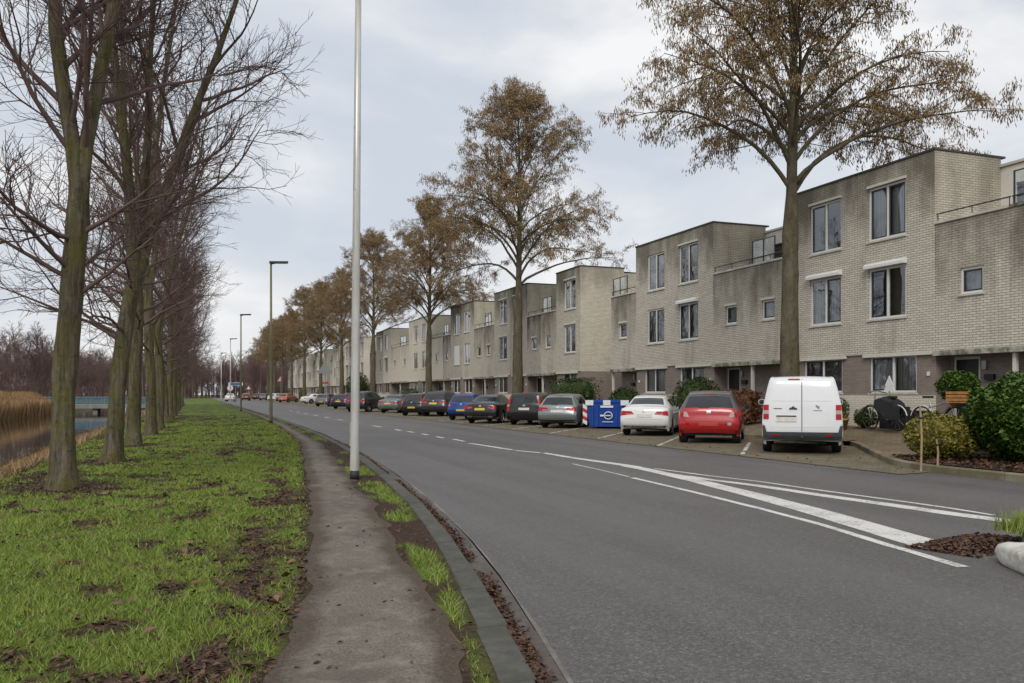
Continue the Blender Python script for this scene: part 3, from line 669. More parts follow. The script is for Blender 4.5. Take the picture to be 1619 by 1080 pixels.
TOP, LOW, GF = 8.60, 6.42, 2.74
HOUSES = []
def house(Y0, wt, wl, flip, label, brick='cream_brick', end=None, variant=0, detail=True, topz=TOP, ac=False):
    Wd = wt+wl
    root = empty('terraced_house', (FX, Y0, 0), 0, label, 'house', 'terraced houses along the street')
    r = random.Random(int(Y0*37))
    def iv(a, b): return (Wd-b, Wd-a) if flip else (a, b)
    k = wt/3.25; kl = wl/2.4
    big = iv(.62*k, .62*k+1.53); gnd = iv(.62*k, .62*k+1.9); sm = iv(wt+.86*kl, wt+.86*kl+.76)
    t0, t1 = iv(0, wt); l0, l1 = iv(wt, Wd)
    w1 = (*big, 3.84, 5.44); w2 = (*big, 6.33, 8.02); wg = (*gnd, 1.52, 2.68); ws = (*sm, 4.28, 5.02)
    # walls
    mb = MB()
    wall_grid(mb, t0, t1, GF, topz, [w1, w2]); mb.build('wall', brick, root)
    mb = MB(); wall_grid(mb, l0, l1, GF, LOW, [ws]); mb.quad((0, l0, LOW), (.2, l0, LOW), (.2, l1, LOW), (0, l1, LOW))
    mb.quad((.2, l0, 5.6), (.2, l1, 5.6), (.2, l1, LOW), (.2, l0, LOW)); mb.build('terrace_wall', brick+'_low', root)       # with the inner face of the parapet
    clean = 'cream_brick_clean' if brick == 'cream_brick_clean' else 'cream_brick_side'
    mb = MB()
    ye = t1 if not flip else t0            # tall part's side wall over the terrace
    mb.quad((0, ye, LOW-.0), (2.62, ye, LOW-.0), (2.62, ye, topz), (0, ye, topz)); mb.quad((0.2, ye, 5.6), (2.62, ye, 5.6), (2.62, ye, LOW), (0.2, ye, LOW)); mb.build('side_wall', clean, root)
    if end == 'tall':
        ya = t0 if not flip else t1; mb = MB()
        mb.quad((0, ya, GF), (2.75, ya, GF), (2.75, ya, topz), (0, ya, topz)); mb.quad((2.75, ya, GF), (9.5, ya, GF), (9.5, ya, topz-.25), (2.75, ya, topz-.25)); mb.build('end_wall', clean, root)
    if end == 'low':
        ya = l1 if not flip else l0; mb = MB()
        mb.quad((0, ya, GF), (9.5, ya, GF), (9.5, ya, LOW), (0, ya, LOW)); mb.quad((2.62, ya, LOW), (9.5, ya, LOW), (9.5, ya, 8.35), (2.62, ya, 8.35)); mb.build('end_wall', clean, root)
    MB().quad((9.5, 0, 0), (9.5, Wd, 0), (9.5, Wd, topz-.3), (9.5, 0, topz-.3)).build('back_wall', clean, root)
    # ground floor: brown brick, plinth, recessed porch
    mb = MB(); wall_grid(mb, t0, t1, 1.44, GF, [wg], x=.05, depth=.1)
    rec = .62
    dy0, dy1 = iv(wt+.10, wt+1.0)
    wall_grid(mb, l0, l1, 0.3, GF, [(dy0, dy1, .3, 2.56)], x=rec, depth=.08)
    ys_ = t1 if not flip else t0
    mb.quad((.05, ys_, .3), (rec, ys_, .3), (rec, ys_, GF), (.05, ys_, GF))
    if end:
        ya = (0 if not flip else Wd) if end == 'tall' else (Wd if not flip else 0)
        x0 = .05 if end == 'tall' else rec
        mb.quad((x0, ya, 0), (9.5, ya, 0), (9.5, ya, GF), (x0, ya, GF))
    mb.build('ground_floor_wall', 'brown_brick', root)
    MB().box(.0, .049, t0, t1, .0, 1.44).build('plinth', 'cream_brick_clean', root)
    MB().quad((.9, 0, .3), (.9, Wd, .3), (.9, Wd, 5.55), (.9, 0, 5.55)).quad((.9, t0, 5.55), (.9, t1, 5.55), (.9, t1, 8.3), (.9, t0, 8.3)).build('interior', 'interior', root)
    MB().quad((0, 0, GF+.001), (9.5, 0, GF+.001), (9.5, Wd, GF+.001), (0, Wd, GF+.001)).build('floor_slab', 'stucco', root)
    # roofs
    mb = MB(); mb.quad((0.02, t0, topz-.12), (9.5, t0, topz-.3), (9.5, t1, topz-.3), (0.02, t1, topz-.12)); mb.quad((2.6, l0, 8.30), (9.5, l0, 8.3), (9.5, l1, 8.3), (2.6, l1, 8.3)); mb.quad((.2, l0, 5.6), (2.62, l0, 5.6), (2.62, l1, 5.6), (.2, l1, 5.6))
    mb.build('roof', 'roof_felt', root)
    mb = MB(); e0, e1 = (t0-.03*(not flip and end == 'tall'), t1+.03) if not flip else (t0-.03, t1+.03*(end == 'tall'))
    mb.box(-.035, .20, e0, e1, topz+.002, topz+.06)
    yq = (t1-.18, t1+.03) if not flip else (t0-.03, t0+.18)
    mb.box(.202, 2.78, yq[0], yq[1], topz+.003, topz+.058)
    if end == 'tall':
        yq = (t0-.03, t0+.18) if not flip else (t1-.18, t1+.03); mb.box(.202, 2.80, yq[0], yq[1], topz+.0035, topz+.0575)
    mb.build('parapet_cap', 'cap_dark', root)
    MB().box(-.04, .235, l0+.003, l1-.003, LOW+.002, LOW+.075).build('terrace_cap', 'concrete_pale' if variant != 1 else 'mossy_concrete', root)
    # set-back top floor
    mb = MB(); td = iv(wt+.5*kl, wt+.5*kl+.95)
    wall_grid(mb, l0, l1, 5.602, 8.32, [(*td, 5.62, 7.75)], x=2.62, depth=.08); mb.build('setback_wall', 'stucco', root)
    MB().box(2.56, 2.75, l0, l1, 8.322, 8.40).build('setback_cap', 'frame_cream', root)
    d2 = MB().box(2.66, 2.70, td[0]+.004, td[1]-.004, 5.63, 7.745).build('terrace_door', 'door_dark', root)
    if detail: MB().quad((2.655, td[1]-.12, 6.0), (2.655, td[0]+.12, 6.0), (2.655, td[0]+.12, 7.6), (2.655, td[1]-.12, 7.6)).build('pane', 'window_glass', d2)
    # terrace rail, glass screen
    mb = MB(); mb.tube([(.06, l0+.02, LOW+.30), (.06, l1-.02, LOW+.30)], .02, 6)
    for q in (l0+.06, (l0+l1)/2, l1-.06): mb.tube([(.06, q, LOW+.07), (.06, q, LOW+.30)], .014, 5)
    mb.build('railing', 'metal_dark', root)
    if not flip:
        s0, s1 = l0+wl*.42, l1-.04; z0s, z1s = LOW+.02, LOW+.95
        mb = MB(); n = 2
        for i in range(n+1):
            q = s0+(s1-s0)*i/n; mb.box(.10, .135, q-.018, q+.018, z0s+.06, z1s)
        mb.box(.099, .136, s0-.018, s1+.018, z1s, z1s+.03)
        sc = mb.build('wind_screen', 'metal_dark', root)
        for i in range(n):
            a, b = s0+(s1-s0)*i/n+.02, s0+(s1-s0)*(i+1)/n-.02
            MB().quad((.118, b, z0s+.08), (.118, a, z0s+.08), (.118, a, z1s-.002), (.118, b, z1s-.002)).build('pane', 'screen_glass', sc)
    # band over the ground floor window, canopy over the porch, post
    bn = iv(.40, wt-.02)
    MB().box(-.05, .048, bn[0], bn[1], GF-.10, GF+.015).build('band', 'frame_cream', root)
    cn = iv(wt+.004, Wd-.003)
    MB().box(-.10, rec-.004, cn[0], cn[1], GF-.15, GF-.004).build('canopy', 'mossy_concrete' if (variant+int(flip)) % 2 == 0 or detail else 'concrete_pale', root)
    yp = iv(Wd-.16, Wd-.06)
    if not flip: MB().box(.02, .12, yp[0], yp[1], .38, GF-.155).build('porch_post', 'frame_cream', root)
    # door
    mb = MB(); mb.box(rec+.02, rec+.079, dy0+.004, dy0+.07, .40, 2.555); mb.box(rec+.02, rec+.079, dy1-.07, dy1-.004, .40, 2.555); mb.box(rec+.021, rec+.078, dy0+.07, dy1-.07, 2.48, 2.555)
    mb.build('door_frame', 'frame_cream', root)
    dr = MB().box(rec+.035, rec+.075, dy0+.074, dy1-.074, .42, 2.476).build('front_door', 'door_dark' if detail or r.random() < .6 else 'door_brown', root)
    if detail:
        MB().box(rec+.02, rec+.034, dy0+.3, dy1-.3, 1.32, 1.38).build('letter_slot', 'metal_grey', dr)
        yl = iv(wt+1.12, wt+1.26); MB().box(rec-.09, rec-.002, yl[0], yl[1], 2.18, 2.42).build('wall_lamp', 'metal_grey', root)
        yl = iv(wt+1.2, wt+1.5); MB().box(rec-.10, rec-.002, yl[0], yl[1], 1.88, 2.04).build('mailbox', 'black_plastic', root)
        yl = iv(wt-.30, wt-.22); MB().box(.01, .049, yl[0], yl[1], 2.02, 2.14).build('number_plate', 'frame_white', root)
    cs = [('curtain_white', 'curtain_white'), (None, None), ('curtain_grey', 'curtain_white'), ('curtain_white:blind', 'curtain_white:half'), (None, 'curtain_grey')]
    v = variant
    window(root, *w2, dark=['hi', 'all', 'lo', 'none'][v % 4], curt=cs[(v*2+0) % 5], cream=v % 3 != 1, detail=detail)
    window(root, *w1, dark=['all', 'lo', 'hi', 'none'][v % 4], curt=cs[(v*2+1) % 5], box=v % 3 == 2, cream=v % 3 == 0, detail=detail, shut=(v == 13))
    window(root, *wg, x=.05, dark=['hi', 'lo', 'all', 'none'][v % 4], curt=cs[(v*2+2) % 5], detail=detail)
    window(root, *ws, split=False, curt=('curtain_white:blind', None, 'curtain_white')[v % 3], cream=v % 2 == 0, detail=detail)
    if ac:
        ya = Wd if not flip else 0
        mb = MB(); mb.box(.35, 1.0, ya+.10, ya+.42, 2.95, 3.55); mb.box(.30, 1.05, ya+.002, ya+.50, 2.87, 2.92); a_ = mb.build('air_conditioner', 'metal_grey', root)
        MB().tube([(.30, ya+.06, 3.0), (.30, ya+.06, 4.9)], .04, 8).build('pipe', 'frame_white', root)
    HOUSES.append(root); return root

house(11.0, 3.2, 2.35, False, 'cream brick house at the far right edge, terrace screen just in frame', variant=1)
house(16.55, 3.22, 2.44, True, 'stained cream brick house with dark front door behind the clipped hedge and bicycle', variant=5)
house(22.21, 3.22, 2.40, False, 'cream brick house directly behind the white van and largest street tree', variant=2)
house(27.83, 3.3, 2.47, True, 'cream brick house behind the red car, with white shutter box at first floor', variant=8)
house(33.6, 3.3, 2.65, False, 'cream brick house at the alley corner with air conditioner on its end', variant=4, end='low', ac=True)
house(43.28, 3.37, 2.35, False, 'cream brick end house with blank side wall, just beyond the alley', variant=3, end='tall')
house(49.0, 3.22, 2.36, True, 'grey cream brick house second beyond the alley, left of the blank side wall', brick='cream_brick_stained', variant=6)
house(54.58, 3.22, 2.35, False, 'cream brick house third beyond the alley, behind the second street tree', brick='cream_brick', variant=0)
house(60.15, 3.18, 2.35, True, 'cream brick house fourth beyond the alley with stained parapet', brick='cream_brick', variant=7)
house(65.68, 3.17, 2.35, False, 'dark stained brick house with closed white roller shutter, fifth beyond the alley', brick='cream_brick_stained', variant=13)
house(71.2, 4.3, 3.8, True, 'pale clean brick house left of the dark stained one, beside third street tree', brick='cream_brick_clean', variant=1)
house(79.3, 4.3, 4.15, False, 'pale clean brick house, second left of the dark stained house', brick='cream_brick_clean', variant=4)
house(87.75, 3.95, 4.15, True, 'pale brick house, third left of the dark stained house', brick='cream_brick_clean', variant=2)
house(95.85, 3.95, 4.0, False, 'grey stained house right behind the tall white lamp pole', brick='cream_brick_stained', variant=3, end='low')
_y = 107.5; _n = 0; ords = ['first', 'second', 'third', 'fourth', 'fifth', 'sixth', 'seventh', 'eighth', 'ninth', 'tenth', 'eleventh', 'twelfth', 'thirteenth', 'fourteenth', 'fifteenth']
for row in range(3):
    for q in range(5):
        fl = bool(q % 2)
        house(_y, 3.25, 2.4, fl, f'far terraced house behind the small street trees, {ords[_n]} left of the tall lamp pole', brick=['cream_brick_clean', 'cream_brick', 'cream_brick_clean', 'cream_brick_stained', 'cream_brick_clean'][(q+row) % 5], end='tall' if q == 0 else ('low' if q == 4 else None), variant=q+row, detail=False)
        _y += 5.65; _n += 1
    _y += 3.6

# ------------------------------------------------------------------ trees
def unit(v): 
    n = math.sqrt(v[0]*v[0]+v[1]*v[1]+v[2]*v[2]) or 1; return (v[0]/n, v[1]/n, v[2]/n)
class Tree:
    def __init__(s, seed): s.r = random.Random(seed); s.tubes = {}; s.ends = []
    def add(s, lvl, pts, rad): s.tubes.setdefault((lvl, len(pts)), []).append((pts, rad))
    def path(s, p, d, length, r0, r1, n, wob, up, lvl, skip=None):
        """wandering tapered limb; up = pull towards (+) or away from (-) the zenith per step (callable or number)"""
        pts = [p]; rad = [r0]; dirs = [d]; st = length/n; r = s.r
        for i in range(1, n+1):
            u = up(i/n) if callable(up) else up
            d = unit((d[0]+r.gauss(0, wob), d[1]+r.gauss(0, wob), d[2]+r.gauss(0, wob)+u))
            p = (p[0]+d[0]*st, p[1]+d[1]*st, p[2]+d[2]*st)
            pts.append(p); dirs.append(d); rad.append(r0+(r1-r0)*i/n)
        if skip and skip(pts[-1]): return None
        s.add(lvl, pts, rad); return pts, rad, dirs
    def side(s, d, ang, az):
        """direction at angle ang from d, turned by az round it"""
        ref = (0, 0, 1) if abs(d[2]) < .9 else (1, 0, 0)
        u = unit((d[1]*ref[2]-d[2]*ref[1], d[2]*ref[0]-d[0]*ref[2], d[0]*ref[1]-d[1]*ref[0]))
        w = (d[1]*u[2]-d[2]*u[1], d[2]*u[0]-d[0]*u[2], d[0]*u[1]-d[1]*u[0])
        c, sn = math.cos(ang), math.sin(ang); ca, sa = math.cos(az), math.sin(az)
        return unit(tuple(d[k]*c+(u[k]*ca+w[k]*sa)*sn for k in range(3)))
    def at(s, br, f):
        pts, rad, dirs = br; x = f*(len(pts)-1); i = min(int(x), len(pts)-2); t = x-i
        return tuple(pts[i][k]+(pts[i+1][k]-pts[i][k])*t for k in range(3)), rad[i]+(rad[i+1]-rad[i])*t, dirs[i+1]
    def mesh(s, name, levels, sides, mat, extra=None):
        VV = []; FF = []; off = 0
        for (lvl, n), lst in s.tubes.items():
            if lvl not in levels: continue
            k = sides[lvl]; P = np.array([t[0] for t in lst]); Rr = np.array([t[1] for t in lst]); m = len(lst)
            T = np.empty_like(P); T[:, 1:-1] = P[:, 2:]-P[:, :-2]; T[:, 0] = P[:, 1]-P[:, 0]; T[:, -1] = P[:, -1]-P[:, -2]
            T /= np.linalg.norm(T, axis=2, keepdims=True)+1e-9
            md = P[:, -1]-P[:, 0]; ref = np.where(np.abs(md[:, 2:3]) > .75*np.linalg.norm(md, axis=1, keepdims=True), np.array([[1., .1, 0]]), np.array([[0, .1, 1.]]))
            U = np.cross(T, ref[:, None, :]); U /= np.linalg.norm(U, axis=2, keepdims=True)+1e-9; Wv = np.cross(T, U)
            a = np.arange(k)*2*math.pi/k
            V = P[:, :, None, :]+Rr[:, :, None, None]*(U[:, :, None, :]*np.cos(a)[None, None, :, None]+Wv[:, :, None, :]*np.sin(a)[None, None, :, None])
            if lvl == 0:      # ribs, burrs and hollows of the bark
                nz_ = vnoise(np.cos(a)[None, None, :]*1.6+P[:, :, None, 0]+20+np.zeros(V.shape[:3]), np.sin(a)[None, None, :]*1.6+P[:, :, None, 2]*1.3+40)-.5
                nz_ += .6*(vnoise(np.cos(a)[None, None, :]*3.4+50+np.zeros(V.shape[:3]), np.sin(a)[None, None, :]*3.4+P[:, :, None, 2]*.9+70)-.5)
                V = P[:, :, None, :]+(V-P[:, :, None, :])*(1+.20*nz_)[..., None]
            idx = np.arange(m*n*k).reshape(m, n, k)+off
            nx = np.roll(idx, -1, axis=2)
            FF.append(np.stack([idx[:, :-1], nx[:, :-1], nx[:, 1:], idx[:, 1:]], -1).reshape(-1, 4)); VV.append(V.reshape(-1, 3)); off += m*n*k
        return np.concatenate(VV), np.concatenate(FF)

def make_lime(seed, low_left=True, lean=(0, 0), stems=2, h=15.5, dense=1.0, fork=4.6):
    t = Tree(seed); r = t.r
    base_d = unit((lean[0], lean[1], 1))
    # trunk with root flare
    n = 26; pts = []; rad = []; x = y = 0.0
    for i in range(n+1):
        f = i/n; z = -0.1+(fork+.1)*f; flare = .075*math.exp(-max(z, 0)/.20)
        pts.append((lean[0]*z+.05*math.sin(f*5+seed), lean[1]*z+.04*math.sin(f*4+seed*2), z)); rad.append(.182-.035*f+flare*1.2+r.uniform(-.006, .006))
    t.add(0, pts, rad); top = pts[-1]
    leaders = []
    az0 = r.uniform(0, 6.28)
    for k in range(stems):
        a = az0+k*2*math.pi/stems+r.uniform(-.4, .4); tilt = r.uniform(.09, .20)
        d = unit((math.cos(a)*tilt+lean[0], math.sin(a)*tilt*.8, 1))
        l = t.path((top[0], top[1], top[2]-.25), d, h-fork-r.uniform(0, 1.2), .122-.01*k, .02, 12, .045, .03, 0); leaders.append(l)
    br = []
    for li, l in enumerate(leaders):
        nb = int(19*dense)
        for i in range(nb):
            f = .05+.90*(i+r.random()*.6)/nb
            p, rr, d = t.at(l, f); ln = (2.9*(1-f)+1.0)*r.uniform(.75, 1.15)
            dd = t.side(d, r.uniform(.55, .95), r.uniform(0, 6.28))
            b = t.path(p, dd, ln, min(rr*.55, .048), .008, 8, .10, .05, 1); br.append((b, ln))
    for i in range(7):          # lower limbs off the trunk
        f = r.uniform(.58, .98); z = fork*f; a = r.uniform(0, 6.28)
        p = (pts[int(f*n)][0], pts[int(f*n)][1], z); ln = r.uniform(1.8, 3.0)
        dd = unit((math.cos(a), math.sin(a), r.uniform(.25, .8))); b = t.path(p, dd, ln, .042, .008, 8, .11, .02, 1); br.append((b, ln))
    subs = []
    for b, ln in br:
        m = int(9*dense*max(.6, ln/3.2))
        for i in range(m):
            f = .15+.83*(i+r.random())/m; p, rr, d = t.at(b, f); l2 = ln*r.uniform(.26, .46)*(1.15-.6*f)+.25
            dd = t.side(d, r.uniform(.55, .95), r.uniform(0, 6.28)); c = t.path(p, dd, l2, min(rr*.6, .016), .0055, 4, .14, .05, 2); subs.append((c, l2))
    for c, l2 in subs:
        m = int(8*dense)
        for i in range(m):
            f = .12+.88*(i+r.random())/m; p, rr, d = t.at(c, f); l3 = r.uniform(.30, .85)*(.6+.5*min(1, l2))
            dd = t.side(d, r.uniform(.45, .85), r.uniform(0, 6.28)); e = t.path(p, dd, l3, .0062, .0038, 3, .12, .06, 3)
            for j in range(2):
                p, rr, d = t.at(e, r.uniform(.3, .9)); t.path(p, t.side(d, r.uniform(.5, .9), r.uniform(0, 6.28)), r.uniform(.15, .36), .0046, .003, 2, .1, .05, 3)
    return t.mesh('trunk', (0,), {0: 20}, 'lime_bark'), t.mesh('crown', (1, 2, 3), {1: 6, 2: 4, 3: 3}, 'lime_twig')

def make_alder(seed, h=19.5, r0=.33, fork=7.6, nb=40, dense=1.0, avoid=True):
    t = Tree(seed); r = t.r; n = 30; pts = []; rad = []
    for i in range(n+1):
        f = i/n; z = -.1+(h+.1)*f; flare = .12*math.exp(-max(z, 0)/.3)
        kn = .025 if (i in (8, 10)) else 0
        pts.append((.10*math.sin(f*4+seed)*f*1.5, .10*math.sin(f*5+seed*1.7)*f*1.5, z)); rad.append(max(.018, r0*(1-f)**.8*(1.0 if z < fork else .80)+flare+kn))
    t.add(0, pts, rad); tr = (pts, rad, [(0, 0, 1)]*(n+1))
    skip = (lambda p: p[0] > 1.75 and p[2] < 9.0) if avoid else None
    br = []
    for i in range(nb):
        f = (i+r.random()*.7)/nb; z = fork+(h-fork-.6)*f**1.05; fr = (z+.1)/(h+.1)
        p, rr, d = t.at(tr, fr); a = i*2.4+r.uniform(-.4, .4)
        ln = (6.3*(1-f)**.75+.9)*r.uniform(.82, 1.12); steep = .55+.9*f
        dd = unit((math.cos(a), math.sin(a), r.uniform(.9, 1.35)*steep+.55))
        big = f < .35
        b = t.path(p, dd, ln, min(rr*.46, .08 if big else .042), .010, 10, .075, (lambda q, f=f: (.00 if q < .15 else -.15*(1-f*.75)) if q < .75 else -.09), 0 if big and ln > 4.5 else 1)
        br.append((b, ln))
    subs = []
    for b, ln in br:
        m = int((8+2.4*ln)*dense)
        for i in range(m):
            f = .22+.78*(i+r.random())/m; p, rr, d = t.at(b, f); l2 = (.8+.26*ln)*r.uniform(.5, 1.0)*(1.2-.6*f)
            dd = t.side(d, r.uniform(.5, 1.0), r.uniform(0, 6.28)); c = t.path(p, dd, l2, min(rr*.6, .020), .006, 5, .12, -.05, 2, skip)
            if c: subs.append((c, l2))
    for c, l2 in subs:
        m = int((6+3.0*l2)*dense)
        for i in range(m):
            f = .2+.8*(i+r.random())/m; p, rr, d = t.at(c, f)
            e = t.path(p, t.side(d, r.uniform(.5, .95), r.uniform(0, 6.28)), r.uniform(.2, .5), .0055, .0035, 3, .14, -.08, 3, skip)
            if e: t.ends += [e[0][-1], e[0][-2], e[0][-3]] if r.random() < .7 else [e[0][-1], e[0][-2]]
    # catkins: three to five slender spindles hanging from each twig end
    E = np.array(t.ends); q = np.random.default_rng(seed)
    E = E[q.random(len(E)) < .93]
    rep = q.integers(3, 6, len(E)); P = np.repeat(E, rep, 0)+q.normal(0, .06, (rep.sum(), 3))*np.array([1.2, 1.2, .9])
    m = len(P); ln = q.uniform(.09, .19, m); rd = q.uniform(.012, .020, m); sw = q.normal(0, .28, (m, 2))
    axis = np.stack([sw[:, 0], sw[:, 1], -np.ones(m)], 1); axis /= np.linalg.norm(axis, axis=1, keepdims=True)
    a = q.uniform(0, 6.28, m)[:, None]+np.arange(3)[None]*2.094
    ring = np.stack([np.cos(a), np.sin(a), np.zeros_like(a)], -1)
    A = P; B = P+axis*ln[:, None]
    M1 = (P+axis*(ln*.5)[:, None])[:, None]+ring*rd[:, None, None]
    V = np.concatenate([A[:, None], M1, B[:, None]], 1).reshape(-1, 3)
    b = np.arange(m)[:, None]*5
    fs = []
    for k in range(3):
        k2 = (k+1) % 3
        fs += [(0, 1+k, 1+k2), (1+k, 4, 1+k2)]
    Fc = (b[:, :, None]+np.array(fs)[None]).reshape(-1, 3)
    return t.mesh('trunk', (0,), {0: 12}, 0), t.mesh('crown', (1, 2, 3), {1: 6, 2: 4, 3: 3}, 0), (V, Fc)

def tree_obj(name, loc, rz, sc, parts, label, cat, group, tilt=(0, 0)):
    root = empty(name, loc, rz, label, cat, group); root.scale = sc if isinstance(sc, tuple) else (sc,)*3
    root.rotation_euler = (tilt[0], tilt[1], rz)
    for nm, me in parts:
        o = bpy.data.objects.new(nm, me); link(o, root)
    return root
def mesh_only(name, VF, mat):
    o = npmesh(name, VF[0], VF[1], mat, None, True); me = o.data; bpy.data.objects.remove(o); return me

limes = []
for sd, kw in ((3, dict(stems=2, h=16, lean=(.035, 0), fork=4.7, dense=1.22)), (8, dict(stems=3, h=15.5, lean=(.115, 0), fork=4.0, dense=.85)), (15, dict(stems=2, h=16, lean=(.03, .0), fork=4.4, dense=.85)), (21, dict(stems=3, h=15, lean=(.0, 0), fork=5.0, dense=.75))):
    a, b = make_lime(sd, **kw); limes.append([('trunk', mesh_only('trunk', a, 'lime_bark')), ('crown', mesh_only('crown', b, 'lime_twig'))])
LR = ['nearest', 'second', 'third', 'fourth', 'fifth', 'sixth', 'seventh', 'eighth', 'ninth', 'tenth', 'eleventh', 'twelfth', 'thirteenth', 'fourteenth', 'fifteenth', 'sixteenth']
for i, (x, y) in enumerate(LIMES):
    v = i if i < 4 else rng.randrange(1, 4)
    lab = 'thick mossy bare tree nearest the camera on the left of the lawn' if i == 0 else ('bare mossy tree leaning right, second in the row on the lawn' if i == 1 else f'bare mossy tree on the lawn, {LR[i]} in the row along the canal')
    tree_obj('lime_tree', (x, y, float(ground_z(x, y))-.02), 0.0 if i < 2 else rng.uniform(0, 6.28), 1.0 if i < 4 else rng.uniform(.9, 1.05), limes[v], lab, 'tree', 'bare trees in a row along the canal')

alders = []
for sd, kw in ((5, dict(h=19.5, nb=50)), (12, dict(h=19.5, nb=44)), (27, dict(h=18, nb=38, dense=.85))):
    a, b, c = make_alder(sd, **kw); alders.append([('trunk', mesh_only('trunk', a, 'alder_bark')), ('crown', mesh_only('crown', b, 'alder_twig')), ('catkins', mesh_only('catkins', c, 'catkin'))])
AX = 18.2
for i, y in enumerate([22.85, 47.7, 68.2, 91.5, 112, 131.5, 152, 172, 191, 210, 229]):
    v = i if i < 2 else (i+1) % 3
    lab = 'largest alder with brown catkins, rising behind the white van' if i == 0 else f'brown alder with hanging catkins, {LR[i]} along the parked cars counted from the white van'
    s = [1.0, 1.0, .88, .95, .95, .92, 1.0, .95, .9, .95, 1.0][i]
    tree_obj('alder_tree', (AX, y, pav_z(AX)-.03), 0 if i < 2 else rng.uniform(-.4, .4), s, alders[v], lab, 'tree', 'alders along the parking bays')

# far woods: one mass of bare trees beyond the canal and at the end of the street
def wood_tree(seed, h):
    t = Tree(seed); r = t.r
    l = t.path((0, 0, -.2), (0, 0, 1), h, .17, .02, 7, .04, .02, 0)
    for i in range(22):
        f = .22+.75*(i+r.random())/22; p, rr, d = t.at(l, f); ln = (3.2*(1-f)+1.2)*r.uniform(.7, 1.2)
        b = t.path(p, t.side(d, r.uniform(.5, .9), r.uniform(0, 6.28)), ln, .045, .014, 4, .12, .06, 1)
        for j in range(7):
            p, rr, d = t.at(b, r.uniform(.2, 1)); c = t.path(p, t.side(d, r.uniform(.4, .9), r.uniform(0, 6.28)), ln*.42, .017, .010, 2, .12, .06, 2)
            for q in range(3):
                p, rr, d = t.at(c, r.uniform(.2, 1)); t.path(p, t.side(d, r.uniform(.4, .9), r.uniform(0, 6.28)), ln*.24, .012, .008, 1, .1, .05, 2)
    a = t.mesh('t', (0,), {0: 5}, 0); b = t.mesh('c', (1, 2), {1: 3, 2: 3}, 0)
    return a, b
wts = []
for k in range(4):
    a, b = wood_tree(100+k, 10.5); me = mesh_only('tree', (np.concatenate([a[0], b[0]]), np.concatenate([a[1], b[1]+len(a[0])])), 'wood_twig'); wts.append(me)
q = random.Random(3); spots = []
for k in range(150): spots.append((q.uniform(-62, -19.5), q.uniform(58, 250), q.uniform(.72, 1.05)))
for k in range(50): spots.append((q.uniform(-24, -17.8), q.uniform(112, 260), q.uniform(.7, 1.0)))
for k in range(90): spots.append((q.uniform(-40, 40), q.uniform(268, 330), q.uniform(1.0, 1.45)))
for k in range(30): spots.append((q.uniform(14, 34), q.uniform(240, 268), q.uniform(.8, 1.2)))
for k in range(130): spots.append((q.uniform(-60, 40), q.uniform(255, 290), q.uniform(.25, .45)))
for k in range(120): spots.append((q.uniform(-40, -18.2), q.uniform(60, 250), q.uniform(.22, .4)))
for k in range(70): spots.append((q.uniform(-60, 8), q.uniform(240, 330), q.uniform(.8, 1.3)))
for k in range(150): spots.append((q.uniform(-25, 45), q.uniform(302, 365), q.uniform(.9, 1.5)))
for k in range(110): spots.append((q.uniform(-25, 45), q.uniform(301, 330), q.uniform(.3, .48)))
wd = empty('far_wood', (-30, 120, 0), 0, 'bare brown wood beyond the canal and at the end of the street', 'wood'); wd['kind'] = 'stuff'
for x, y, s_ in spots:
    if 3 < x < 15 and y < 300: continue
    o = bpy.data.objects.new('tree', wts[q.randrange(4)]); link(o, wd); o['kind'] = 'stuff'
    o.location = (x+30, y-120, .1); o.rotation_euler = (0, 0, q.uniform(0, 6.28)); o.scale = (s_*1.15, s_*1.15, s_) if s_ > .5 else (s_*2.6, s_*2.6, s_)

# ------------------------------------------------------------------ cars
def catmull(P, n):
    """P (k,...) control points -> dense interpolation, n steps per span"""
    P = np.asarray(P, float); k = len(P); out = []
    for i in range(k-1):
        p0 = P[max(i-1, 0)]; p1 = P[i]; p2 = P[i+1]; p3 = P[min(i+2, k-1)]
        for j in range(n):
            t = j/n; m1 = (p2-p0)*.38; m2 = (p3-p1)*.38
            out.append((2*t**3-3*t*t+1)*p1+(t**3-2*t*t+t)*m1+(-2*t**3+3*t*t)*p2+(t**3-t*t)*m2)
    out.append(P[-1]); return np.array(out)
